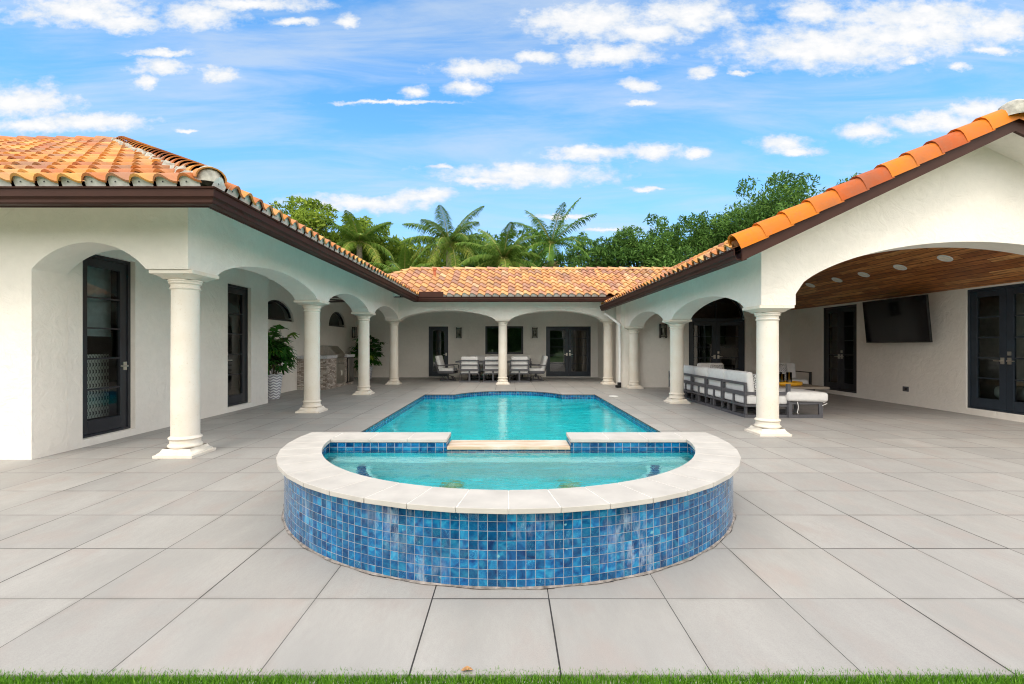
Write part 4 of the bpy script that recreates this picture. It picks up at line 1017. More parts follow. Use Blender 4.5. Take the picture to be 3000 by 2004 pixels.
M_ = MB(); M_.obox((-.071, 0, .493), (.004, 1.70, .945), (0, R(-5.5), 0)); M_.build('screen', NM('screen glass', col=(.006, .006, .008), rough=.06, spec=.3).m, tv)
M_ = MB(); M_.box(.0, .295, -.25, .25, .35, .75); M_.bar((.0, 0, .3), (.29, 0, .3), .05); M_.build('wall_bracket', BLACK, tv)
ot = thing('wall_socket', 'grey covered power socket low on the white wall under the television', 'power outlet', (8.9, 10.58, .30))
M_ = MB(); M_.box(-.025, -.001, -.075, .075, 0, .11); M_.build('cover_plate', ALU, ot, bevel=.008); M_ = MB(); M_.box(-.034, -.0255, -.045, .005, .03, .085); M_.build('flap', BLACK, ot)
# recessed lights in the wood ceiling
SLP = math.atan(.5)
first = None
ylist = [7.75, 8.95, 10.15, 11.30, 12.45, 13.6]
Xl = (2.44 + .5 * 8.9 - 1.33) / .704
for i, y in enumerate([8.6, 9.59, 10.57, 11.43, 12.44]):
    x = 7.94; z = 2.44 + .5 * (8.9 - x)
    lb = ['nearest round recessed light in the wood plank ceiling', 'second nearest recessed light in the wood plank ceiling', 'middle one of the five recessed lights in the wood plank ceiling', 'second farthest recessed light in the wood plank ceiling', 'farthest recessed light in the wood plank ceiling, by the arch edge'][i]
    if first is None:
        t = thing('recessed_light', lb, 'ceiling light', (0, 0, 0), 0, 'recessed lights in the wood ceiling')
        a = MB(); a.lathe([(.086, .004), (.090, -.012), (.114, -.010), (.118, .0)], seg=32, cap=False); a.build('trim_ring', WHITE, t, smooth=True)
        a = MB(); a.lathe([(.002, -.004), (.087, -.004)], seg=32, cap=False); a.build('lens', m_plain('frosted lens', (.85, .80, .68), .5), t)
        first = t
    else: t = dup(first, lb, (0, 0, 0))
    t.location = (x, y, z - .004); t.rotation_euler = (0, SLP, 0)
fan = thing('ceiling_fan', 'black ceiling fan hanging under the left arcade near the grill', 'ceiling fan', (-5.0, 14.9, 2.7))
a = MB(); a.tube([(0, 0, .38), (0, 0, .08)], .015); a.build('rod', BLACK, fan); a = MB(); a.lathe([(.03, .09), (.09, .07), (.10, 0), (.05, -.04)], seg=24); a.build('motor', BLACK, fan, smooth=True)
for k in range(5):
    a = MB(); t = 2 * math.pi * k / 5 + .35; a.obox((.42 * math.cos(t), .42 * math.sin(t), .02), (.66, .13, .012), (R(10), 0, t)); a.build('blade', BLACK, fan)

# ================================================================== furniture
def rot2(mb, f):
    mb.v = [f(p) for p in mb.v]; return mb
def cushion(mb, c, size, rot=(0, 0, 0)): mb.obox(c, size, rot)
def dining_chair(label, loc_, rz):
    t = thing('dining_chair', label, 'chair', loc_, rz, 'grey and white dining chairs round the outdoor table')
    f = MB(); w = .33
    for sx_ in (-1, 1):
        f.bar((sx_ * w, -.30, .40), (sx_ * w, -.36, .80), .04, .05)
        f.bar((sx_ * w, -.31, .62), (sx_ * w, .26, .62), .05, .022)
        f.bar((sx_ * w, .25, .62), (sx_ * w, .25, .30), .03, .03)
    f.build('armrest', ALU, t)
    f = MB(); f.box(-.31, .31, -.385, -.355, .765, .81); f.box(-.31, .31, -.37, -.34, .60, .645); f.box(-.35, .35, -.36, -.31, .415, .48); f.build('back_frame', ALU, t)
    f = MB(); f.box(-.35, .35, -.31, .30, .29, .325); f.box(-.03, .03, -.335, -.30, .04, .415); f.box(-.36, .36, -.34, -.29, .0, .05)
    f.box(-.36, -.30, -.29, .28, .0, .035); f.box(.30, .36, -.29, .28, .0, .035); f.box(-.30, .30, .24, .28, 0, .035)
    for sx_ in (-1, 1): f.bar((sx_ * .345, -.31, .04), (sx_ * .345, -.31, .30), .012, .03); f.bar((sx_ * .33, .26, .03), (sx_ * .33, .26, .30), .02, .03)
    f.build('base', ALU, t)
    c = MB(); c.obox((0, 0, .385), (.62, .58, .12)); c.build('seat_cushion', CUSH, t, bevel=.03, seg=3, smooth=True)
    c = MB(); c.obox((0, -.265, .67), (.60, .12, .52), (R(8), 0, 0)); c.build('back_cushion', CUSH, t, bevel=.035, seg=3, smooth=True)
    return t
def swivel_chair(label, loc_, rz):
    t = thing('swivel_chair', label, 'chair', loc_, rz, 'swivel chairs at the ends of the dining table')
    f = MB()
    for sx_ in (-1, 1):
        f.tube([(sx_ * .32, -.40, .80), (sx_ * .32, -.30, .34), (sx_ * .32, .28, .32)], .018, 8)
        f.tube([(sx_ * .34, -.37, .60), (sx_ * .34, -.1, .585), (sx_ * .34, .2, .60), (sx_ * .34, .32, .59), (sx_ * .34, .33, .34)], .016, 8)
        f.box(sx_ * .32 - .02, sx_ * .32 + .02, -.28, .30, .30, .38)
    f.box(-.32, .32, -.41, -.385, .72, .78); f.box(-.30, .30, -.28, .30, .28, .31)
    f.build('frame', ALU, t)
    b = MB(); b.tube([(0, 0, .14), (0, 0, .29)], .035, 12)
    for k in range(8):
        a_ = k * math.pi / 4 + .2; b.tube([(.04 * math.cos(a_), .04 * math.sin(a_), .19), (.20 * math.cos(a_), .20 * math.sin(a_), .165), (.29 * math.cos(a_), .29 * math.sin(a_), .03)], .013, 6)
    b.tube([(.30 * math.cos(q), .30 * math.sin(q), .02) for q in np.linspace(0, 2 * math.pi, 25)], .018, 8); b.build('swivel_base', ALU, t)
    c = MB(); c.obox((0, .0, .42), (.58, .56, .12)); c.build('seat_cushion', CUSH, t, bevel=.03, seg=3, smooth=True)
    c = MB(); c.obox((0, -.30, .70), (.58, .14, .50), (R(15), 0, 0)); c.build('back_cushion', CUSH, t, bevel=.04, seg=3, smooth=True)
    return t
ch = dining_chair('dining chair with its back to the pool, leftmost of the three in front', (-1.41, 17.34, 0), 0)
dup(ch, 'dining chair with its back to the pool, partly hidden by the middle column', (-.56, 17.34, 0))
dup(ch, 'dining chair with its back to the pool, just right of the middle column', (.39, 17.34, 0))
dup(ch, 'dining chair on the far side of the table, leftmost of that row', (-1.25, 18.75, 0), R(180))
dup(ch, 'dining chair on the far side of the table, below the window', (-.45, 18.75, 0), R(180))
dup(ch, 'dining chair on the far side of the table, rightmost of that row', (.55, 18.75, 0), R(180))
sw = swivel_chair('swivel chair at the left end of the dining table, by the single door', (-2.28, 17.8, 0), R(-98))
dup(sw, 'swivel chair at the right end of the dining table, by the double doors', (1.02, 17.8, 0), R(95))
tb = thing('dining_table', 'long dark outdoor dining table behind the white cushioned chairs', 'table', (-.56, 18.05, 0))
a = MB(); a.box(-1.42, 1.42, -.5, .5, .69, .735); a.build('tabletop', ALU, tb, bevel=.006)
for sx_ in (-1, 1):
    a = MB(); a.box(sx_ * .9 - .05, sx_ * .9 + .05, -.35, .35, .0, .05); a.box(sx_ * .9 - .05, sx_ * .9 + .05, -.35, -.25, .05, .69); a.box(sx_ * .9 - .05, sx_ * .9 + .05, .25, .35, .05, .69); a.build('leg', BLACK, tb)
a = MB(); a.box(-.85, .85, -.3, .3, .12, .16); a.build('stretcher', BLACK, tb)

# sectional sofa: four modules, back toward the pool; local -Y is the back, so rz = -90 turns the back to -X
def sofa(label, loc_, W_, rz, arm=False):
    t = thing('sofa_section', label, 'sofa', loc_, rz, 'sections of the long patio sofa')
    h = W_ / 2 - .008; f = MB()
    f.box(-h, h, 0, .035, .595, .645); f.box(-h, h, 0, .04, .40, .475)
    f.box(-h, -h + .05, .001, .039, .475, .595); f.box(h - .05, h, .001, .039, .475, .595); f.build('back_frame', ALU, t, bevel=.003)
    f = MB(); f.box(-h, h, 0, .84, .20, .235)
    for x in (-h + .025, 0, h - .025): f.box(x - .024, x + .024, .002, .04, .235, .40)
    for x in (0,): f.box(x - .024, x + .024, .002, .05, .055, .20)
    f.box(-h + .1, -h + .15, .06, .10, .055, .20); f.box(h - .15, h - .1, .06, .10, .055, .20)
    f.box(-h, h, 0, .055, 0, .055); f.box(-h, h, .78, .84, 0, .055)
    for x in (-h + .03, h - .03): f.box(x - .03, x + .03, .055, .78, 0, .05); f.box(x - .03, x + .03, .79, .83, .05, .20)
    f.build('base_frame', ALU, t, bevel=.003)
    c = MB(); c.obox((0, .43, .325), (W_ - .04, .80, .17)); c.build('seat_cushion', CUSH, t, bevel=.04, seg=4, smooth=True)
    c = MB(); c.obox((0, .118, .605), (W_ - .02, .14, .47), (R(6), 0, 0)); c.build('back_cushion', CUSH, t, bevel=.05, seg=4, smooth=True)
    return t
SX = 4.34
ys_ = [(8.68, 9.62), (9.63, 10.43), (10.44, 11.23), (11.24, 12.03), (12.04, 12.84)]
labs = ['nearest section of the long white cushioned patio sofa, partly behind the near column', 'second section from the near end of the long patio sofa', 'middle section of the long patio sofa, just right of the second column',
        'fourth section from the near end of the long patio sofa, behind the second column', 'farthest section of the long patio sofa, left of the second column']
so0 = None; BIG = None
for i, ((a0_, b0_), lb) in enumerate(zip(ys_, labs)):
    if i == 0: t = sofa(lb, (SX, (a0_ + b0_) / 2, 0), b0_ - a0_, R(-90))
    elif so0 is None: t = so0 = sofa(lb, (SX, (a0_ + b0_) / 2, 0), .80, R(-90))
    else: t = dup(so0, lb, (SX, (a0_ + b0_) / 2, 0), R(-90))
    if i == 0: BIG = t
f = MB(); f.box(.44, .469, .04, .84, .42, .475); f.box(.41, .469, .78, .84, .055, .62); f.build('armrest', ALU, BIG)
f = MB(); f.box(-.40, -.37, .02, .84, .60, .625); f.box(-.40, -.36, .02, .07, .475, .60); f.box(-.40, -.36, .78, .84, .055, .60); f.build('armrest', ALU, t)
bed = thing('bed', 'bed with a pale rumpled cover seen through the double doors at the right edge', 'bed', (9.66, 8.35, 0))
q = MB(); q.box(-.38, .48, -.6, .75, 0, .30); q.build('bed_base', BLACK, bed, bevel=.01)
q = MB(); q.obox((.05, .05, .44), (.88, 1.36, .24)); q.build('duvet', m_plain('pale green duvet', (.55, .62, .58), .9, nz=.2, scale=5, bump=.6), bed, bevel=.09, seg=4, smooth=True)
oth = thing('ottoman', 'white cushioned ottoman on a grey metal sled frame right of the near column', 'ottoman', (5.48, 9.04, 0))
f = MB()
for sy_ in (-.38, .34): 
    f.box(-.35, .28, sy_, sy_ + .04, 0, .06); f.box(-.35, -.28, sy_ + .001, sy_ + .039, .06, .27); f.box(.21, .28, sy_ + .001, sy_ + .039, .06, .27)
f.box(-.35, .28, -.38, .38, .25, .285); f.build('frame', ALU, oth, bevel=.003)
c = MB(); c.obox((0, 0, .385), (.76, .82, .18), (0, R(1.5), 0)); c.build('cushion', CUSH, oth, bevel=.06, seg=5, smooth=True)
for x, k in ((-.20, 0), (.27, 1)):
    c = MB(); c.tube([(x, -.40, .30), (x + .01, -.415, .2), (x - .01, -.41, .10), (x + .005, -.42, .085)] if k == 0 else [(x, -.40, .29), (x + .06, -.415, .27), (x - .03, -.42, .23)], .007, 6); c.build('tie', CUSH, oth)
def pillow(label, loc_, rz, tilt=12, s=.44):
    m_ = MB(); n_ = 10; 
    for sgn in (1, -1):
        vs = []; fs = []
        for i in range(n_ + 1):
            for j in range(n_ + 1):
                a_ = i / n_ * 2 - 1; b_ = j / n_ * 2 - 1
                th = .085 * ((1 - a_ ** 4) * (1 - b_ ** 4)) ** .6; pin = 1 - .05 * (1 - abs(a_ * b_))
                vs.append((a_ * s / 2 * pin, sgn * th, b_ * s / 2 * pin + s / 2))
        for i in range(n_):
            for j in range(n_):
                q = (i * (n_ + 1) + j, (i + 1) * (n_ + 1) + j, (i + 1) * (n_ + 1) + j + 1, i * (n_ + 1) + j + 1); fs.append(q if sgn < 0 else q[::-1])
        m_.add(vs, fs)
    o = m_.build('throw_pillow', PATT, smooth=True); tag(o, label, 'pillow', 'black and white patterned pillows'); o.location = loc_; o.rotation_euler = (R(tilt), 0, rz); return o
pillow('patterned pillow standing on the nearest sofa section beside the near column', (4.62, 8.92, .41), R(-86), 10, .40)
def armchair(label, loc_, rz):
    t = thing('lounge_chair', label, 'armchair', loc_, rz, 'lounge armchairs beyond the coffee table'); f = MB()
    for sx_ in (-1, 1):
        f.box(sx_ * .39 - .02, sx_ * .39 + .02, 0, .78, .60, .625); f.box(sx_ * .39 - .02, sx_ * .39 + .02, .72, .78, .0, .60); f.box(sx_ * .39 - .02, sx_ * .39 + .02, .0, .05, .0, .60); f.box(sx_ * .39 - .02, sx_ * .39 + .02, .05, .72, 0, .04)
    f.box(-.37, .37, 0, .78, .20, .235); f.box(-.37, .37, 0, .03, .58, .64); f.build('frame', BLACK, t)
    c = MB(); c.obox((0, .42, .33), (.70, .70, .18)); c.build('seat_cushion', CUSH, t, bevel=.045, seg=4, smooth=True)
    c = MB(); c.obox((0, .12, .62), (.70, .17, .44), (R(8), 0, 0)); c.build('back_cushion', CUSH, t, bevel=.05, seg=4, smooth=True); return t
# face the camera: local +Y is the front, so turn round
ac = armchair('lounge chair facing the pool side, in front of the arched doors behind the sofa', (5.65, 13.35, 0), R(180))
dup(ac, 'lounge chair with a patterned pillow, just right of the near column', (7.62, 13.3, 0), R(180))
pillow('patterned pillow in the lounge chair in front of the arched doors', (5.80, 13.08, .40), R(180), 16, .42)
pillow('patterned pillow in the lounge chair right of the near column', (7.50, 13.0, .40), R(180), 16, .44)
ct = thing('coffee_table', 'low wide taupe coffee table between the sofa and the lounge chairs', 'coffee table', (6.35, 11.2, 0))
a = MB(); a.box(-.75, .75, -.75, .75, .36, .41); a.build('tabletop', m_plain('taupe slab', (.30, .25, .20), .5), ct, bevel=.006)
a = MB(); a.box(-.55, .55, -.55, .55, 0, .359); a.build('plinth', ALU, ct)
tr = thing('serving_tray', 'round yellow tray on the coffee table', 'tray', (6.42, 10.95, .412))
a = MB(); a.lathe([(.002, .0), (.30, .0), (.33, .02), (.335, .085), (.315, .085), (.31, .03), (.002, .02)], seg=40, cap=False); a.build('dish', m_plain('amber yellow lacquer', (.75, .38, .02), .35), tr, smooth=True)
for i, (x, y, hh, lb) in enumerate([(6.27, 10.85, .24, 'tall clear glass hurricane with a cream candle at the left of the yellow tray'), (6.42, 10.82, .28, 'tallest clear glass hurricane with a cream candle, middle of the yellow tray'), (6.33, 11.05, .22, 'shortest clear glass hurricane at the back of the yellow tray')]):
    t = thing('candle_holder', lb, 'candle holder', (x, y, .434), 0, 'glass candle holders on the tray')
    a = MB(); a.lathe([(.055, 0), (.058, hh), (.054, hh), (.051, .008), (.002, .008)], seg=20, cap=False); a.build('glass', m_glass('hurricane glass', (.9, .9, .88), 1.4), t, smooth=True)
    a = MB(); a.lathe([(.04, .01), (.04, hh * .5), (.002, hh * .5)], seg=16); a.build('candle', CUSH, t)

# outdoor kitchen -------------------------------------------------
kit = thing('outdoor_counter', 'stacked stone kitchen counter with pale top under the left arcade', 'counter', (-6.34, 14.17, 0))
a = MB()
def uvbox(mb, x0, x1, y0, y1, z0, z1):
    for P in ([(x0, y0), (x1, y0)], [(x1, y0), (x1, y1)], [(x1, y1), (x0, y1)]):
        (p, q) = P; Ld = math.dist(p, q); fi = len(mb.f); mb.add([(p[0], p[1], z0), (q[0], q[1], z0), (q[0], q[1], z1), (p[0], p[1], z1)], [(0, 1, 2, 3)])
        o_ = p[0] * 3 + p[1]; mb.uv[fi] = [(o_, z0), (o_ + Ld, z0), (o_ + Ld, z1), (o_, z1)]
uvbox(a, 0, .88, 0, .82, 0, .93); uvbox(a, 0, .88, .82, 1.72, 0, .10); uvbox(a, 0, .88, 1.66, 1.78, .10, .93); uvbox(a, 0, .88, 1.78, 2.45, 0, .06); uvbox(a, 0, .88, 2.42, 2.46, .06, .93); a.build('stone_base', STACK, kit)
a = MB(); a.box(0, .92, -.04, .80, .932, 1.02); a.box(0, .92, 1.70, 2.5, .932, 1.02); a.box(0, .12, .80, 1.70, .932, 1.02); a.build('countertop', m_plain('pale granite', (.55, .56, .58), .3, nz=.2, scale=30), kit, bevel=.004)
gr = thing('gas_grill', 'stainless steel gas grill with closed hood built into the stone counter', 'grill', (-5.46, 15.38, 0))
a = MB(); P = [(-.72, .92), (-.02, .92), (.03, 1.04), (-.22, 1.31), (-.50, 1.33), (-.68, 1.22), (-.72, 1.05)]
a.add([(x, -.42, z) for x, z in P] + [(x, .36, z) for x, z in P], [tuple(range(7))[::-1], tuple(range(7, 14))] + [(i, (i + 1) % 7, 7 + (i + 1) % 7, 7 + i) for i in range(7)]); a.build('hood', STEEL, gr, bevel=.012)
a = MB(); a.tube([(.07, -.34, 1.06), (.07, .28, 1.06)], .014); a.bar((.0, -.30, 1.06), (.07, -.30, 1.06), .02); a.bar((.0, .24, 1.06), (.07, .24, 1.06), .02); a.build('hood_handle', STEEL, gr)
a = MB(); a.box(-.60, .03, -.40, .34, .74, .918); a.build('control_panel', STEEL, gr, bevel=.004)
for k in range(5):
    a = MB(); y = -.30 + k * .14; a.tube([(.03, y, .82), (.065, y, .82)], .022, 12); a.build('knob', NICK, gr)
for k in range(2):
    a = MB(); y0 = -.40 + k * .375; a.box(-.6, .015, y0, y0 + .365, .11, .73); dd_ = a.build('door', STEEL, gr, bevel=.004)
    a = MB(); yy = -.055 if k == 0 else .005; a.tube([(.045, yy, .36), (.045, yy, .52)], .008); a.bar((.015, yy, .37), (.045, yy, .37), .01); a.bar((.015, yy, .51), (.045, yy, .51), .01); a.build('handle', NICK, dd_)
fr_ = thing('mini_fridge', 'small dark fronted fridge built into the stone counter beside the grill', 'fridge', (-5.46, 16.27, 0))
a = MB(); a.box(-.55, .0, -.31, .31, .07, .92); a.build('cabinet', BLACK, fr_)
a = MB(); a.box(.001, .03, -.30, .30, .09, .91); a.build('door', m_plain('smoked door', (.03, .028, .026), .15), fr_, bevel=.004); a = MB(); a.box(.031, .055, -.28, -.24, .12, .88); a.build('handle', STEEL, fr_)

# potted palms -----------------------------------------------------
LEAFP = m_leaf('fan palm leaf', (.012, .055, .010), (.04, .15, .02), (.22, .34, .03), .2); STEM = m_plain('bamboo like stem', (.10, .075, .04), .7)
def potted(label, loc_, seed, hgt, rad, pot_h=.62):
    rr = random.Random(seed); t = thing('potted_palm', label, 'potted plant', loc_, 0, 'tall fan palms in white pots')
    m_ = MB(); sg = 48; prof = [(.14, 0), (.15, .01), (.21, pot_h - .015), (.215, pot_h), (.19, pot_h), (.185, pot_h - .05), (.001, pot_h - .05)]
    m_.lathe(prof, seg=sg, cap=False)
    for i in range(len(prof) - 1):
        for k in range(sg): m_.uv[i * sg + k] = [(k / sg, prof[i][1]), ((k + 1) / sg, prof[i][1]), ((k + 1) / sg, prof[i + 1][1]), (k / sg, prof[i + 1][1])]
    smooth_by_angle(m_.build('pot', CHEV, t), 50)
    st = MB(); lf = MB(); lf.rnd = []
    for s_ in range(16):
        a_ = rr.uniform(0, 6.28); r0 = rr.uniform(.02, .13); r1 = r0 + rr.uniform(.05, .25); h_ = pot_h + rr.uniform(.25, hgt - pot_h)
        b0 = Vector((r0 * math.cos(a_), r0 * math.sin(a_), pot_h - .05)); b1 = Vector((r1 * math.cos(a_), r1 * math.sin(a_), h_))
        st.tube([b0, (b0 + b1) / 2 + Vector((0, 0, .02)), b1], .009, 6)
        for f_ in range(9):
            fr2 = rr.uniform(.45, 1.05); base = b0.lerp(b1, fr2); q = rr.uniform(0, 6.28); el_ = rr.uniform(-.35, 1.0)
            d = Vector((math.cos(q) * math.cos(el_), math.sin(q) * math.cos(el_), math.sin(el_))); pl_ = rr.uniform(.12, .30) * (rad / .6)
            tip = base + d * pl_; st.tube([base, tip], .004, 4, cap=False)
            side_ = d.cross(Vector((0, 0, 1))).normalized(); upv = side_.cross(d).normalized(); shade = min(1, max(0, rr.gauss(.42, .22)))
            nl = rr.randint(6, 9)
            for j in range(nl):
                an = (j / (nl - 1) - .5) * 2.6; Ln = rr.uniform(.22, .34) * (1 - .25 * abs(an) / 1.3); wd = rr.uniform(.024, .036)
                dir_ = (d * math.cos(an) + side_ * math.sin(an)).normalized(); wv_ = dir_.cross(upv).normalized() * wd
                m1 = tip + dir_ * Ln * .5 + upv * .01; e1 = tip + dir_ * Ln - Vector((0, 0, .10 * rr.uniform(.4, 1.3)))
                lf.add([tip - wv_ * .3, tip + wv_ * .3, m1 + wv_, m1 - wv_, e1 + wv_ * .55, e1 - wv_ * .55], [(0, 1, 2, 3), (3, 2, 4, 5)]); lf.rnd += [shade] * 6
    st.build('stem', STEM, t); lf.build('leaves', LEAFP, t); return t
potted('fan palm in a tall white chevron pot beside the inner corner of the left wall', (-5.86, 11.78, 0), 3, 1.62, .62)
potted('fan palm in a white pot in the far left corner beyond the grill', (-5.6, 18.75, 0), 9, 1.55, .8, .5)

lf_ = MB(); lf_.rnd = None
lp = [(-.045, 0, .006), (-.03, .016, .012), (0, .026, .020), (.028, .018, .010), (.045, 0, .004), (.028, -.018, .014), (0, -.024, .022), (-.03, -.016, .010), (0, 0, .006)]
lf_.add(lp, [(i, (i + 1) % 8, 8) for i in range(8)])
o = lf_.build('fallen_leaf', m_plain('dry leaf', (.38, .20, .08), .8, nz=.4, scale=60)); o.location = (-.169, 1.93, .002); o.rotation_euler = (0, 0, .1); o.scale = (.55, .55, .55); tag(o, 'dry brown leaf lying on the paving at the edge of the grass', 'leaf')

# ================================================================== vegetation
def leaf_cloud(centers, n, size, rr, flat=.6):
    """centers: (x,y,z,rx,ry,rz); leaves on and in each clump"""
    C = np.array(centers); vol = (C[:, 3] * C[:, 4] * C[:, 5]) ** .75; idx = rr.choice(len(C), size=n, p=vol / vol.sum()); c = C[idx]
    d = rr.normal(size=(n, 3)); d /= np.linalg.norm(d, axis=1)[:, None]; rad = rr.uniform(.45, 1.06, n) ** .6 * (1 + .10 * rr.normal(size=n))
    p = c[:, :3] + d * c[:, 3:6] * rad[:, None]
    a = rr.normal(size=(n, 3)); a /= np.linalg.norm(a, axis=1)[:, None]; b = np.cross(a, rr.normal(size=(n, 3))); b /= np.linalg.norm(b, axis=1)[:, None]
    s = size * rr.uniform(.6, 1.35, n)[:, None]
    v = np.stack([p - a * s, p - b * s * flat * .5 + a * s * .1, p + a * s, p + b * s * flat * .5 + a * s * .1], 1).reshape(-1, 3)
    tone = np.clip(rr.normal(.45, .2, n) + (rr.random(len(C))[idx] - .5) * .35, 0, 1)
    return v, np.repeat(tone, 4)
def np_mesh(name, v, mat_, parent, rnd):
    me = bpy.data.meshes.new(name); nq = len(v) // 4
    me.vertices.add(len(v)); me.vertices.foreach_set('co', v.astype(np.float32).ravel()); me.loops.add(len(v)); me.loops.foreach_set('vertex_index', np.arange(len(v), dtype=np.int32))
    me.polygons.add(nq); me.polygons.foreach_set('loop_start', np.arange(0, len(v), 4, dtype=np.int32)); me.polygons.foreach_set('loop_total', np.full(nq, 4, dtype=np.int32))
    at = me.attributes.new('rnd', 'FLOAT', 'POINT'); at.data.foreach_set('value', rnd.astype(np.float32)); me.update(calc_edges=True); me.materials.append(mat_)
    o = bpy.data.objects.new(name, me); COL.objects.link(o)
    if parent: o.parent = parent
    return o
BARK = m_plain('bark', (.13, .10, .075), .9, nz=.3, scale=8, bump=.5)
LF1 = m_leaf('oak leaf', (.03, .085, .016), (.115, .23, .045), (.24, .38, .09), .3); LF2 = m_leaf('light leaf', (.08, .15, .015), (.24, .34, .04), (.42, .48, .08), .35)
def tree(label, x, y, rx, ztop, zbase, n, mat_, seed, lsize=.16, ncl=44, group='broadleaf trees behind the roofs'):
    rr = np.random.default_rng(seed); t = thing('broadleaf_tree', label, 'tree', (x, y, 0), 0, group); rq = random.Random(seed)
    zc = (ztop + zbase) / 2; rz_ = (ztop - zbase) / 2; cl = []
    for i in range(ncl):
        d = rr.normal(size=3); d /= np.linalg.norm(d); k = rr.uniform(.35, .82); s_ = rr.uniform(.15, .34)
        cl.append((d[0] * rx * k, d[1] * rx * .8 * k, zc + d[2] * rz_ * k, rx * s_, rx * s_, rz_ * s_ * .8))
    for i in range(ncl // 2):  # twiggy sprays that break the outline
        q = rr.uniform(0, 6.28); el_ = rr.uniform(.1, 1.4); cl.append((rx * 1.0 * math.cos(q) * math.cos(el_), rx * .7 * math.sin(q) * math.cos(el_), zc + rz_ * .95 * math.sin(el_), rx * .12, rx * .12, rz_ * .12))
    v, tn = leaf_cloud(cl, n, lsize, rr); np_mesh('crown', v, mat_, t, tn)
    b = MB(); b.tube([(0, 0, 0), (.1, 0, zbase * .5), (0, .1, zbase + .3), (.1, 0, zc)], [.28, .22, .2, .12], 10)
    for c in cl[:ncl]: b.tube([(0, 0, zbase + rq.uniform(-.5, .6)), (c[0] * .5, c[1] * .5, (zbase + c[2]) / 2 + .4), (c[0], c[1], c[2])], [.10, .06, .02], 6)
    b.build('trunk', BARK, t); return t
tree('light green leafy tree rising above the left roof edge', -11.6, 27, 3.0, 9.5, 5.0, 13000, LF2, 1, .15)
tree('yellow green tree between the left leafy tree and the first palm', -9.0, 28, 2.6, 8.9, 4.2, 11000, LF2, 2, .15)
tree('loose tree behind the left palms, sky showing through it', -6.0, 31, 2.8, 8.3, 4.0, 7500, LF2, 3, .16)
tree('dark loose tree behind the tall coconut palm', -2.2, 32, 3.2, 8.8, 4.0, 8500, LF1, 4, .17)
tree('small leafy tree between the coconut palm and the upright royal palm', .8, 32, 2.8, 9.2, 4.0, 8500, LF1, 5, .17)
tree('green tree just right of the royal palm', 5.4, 31, 3.0, 8.6, 3.8, 14000, LF1, 6, .135, 34)
tree('round crowned tree left of the largest tree', 9.0, 31, 3.1, 9.7, 3.6, 17000, LF1, 7, .135, 36)
tree('tree half hidden between the round crowned tree and the largest tree', 12.6, 31.5, 3.0, 10.0, 3.6, 15000, LF1, 8, .135, 36)
tree('largest broad crowned tree above the right wing roof', 17.2, 31, 5.2, 12.2, 4.4, 38000, LF1, 9, .135, 60)
tree('tree at the right end of the row, mostly behind the gable roof', 22.5, 30, 3.8, 12.0, 4.0, 9000, LF1, 10, .16)

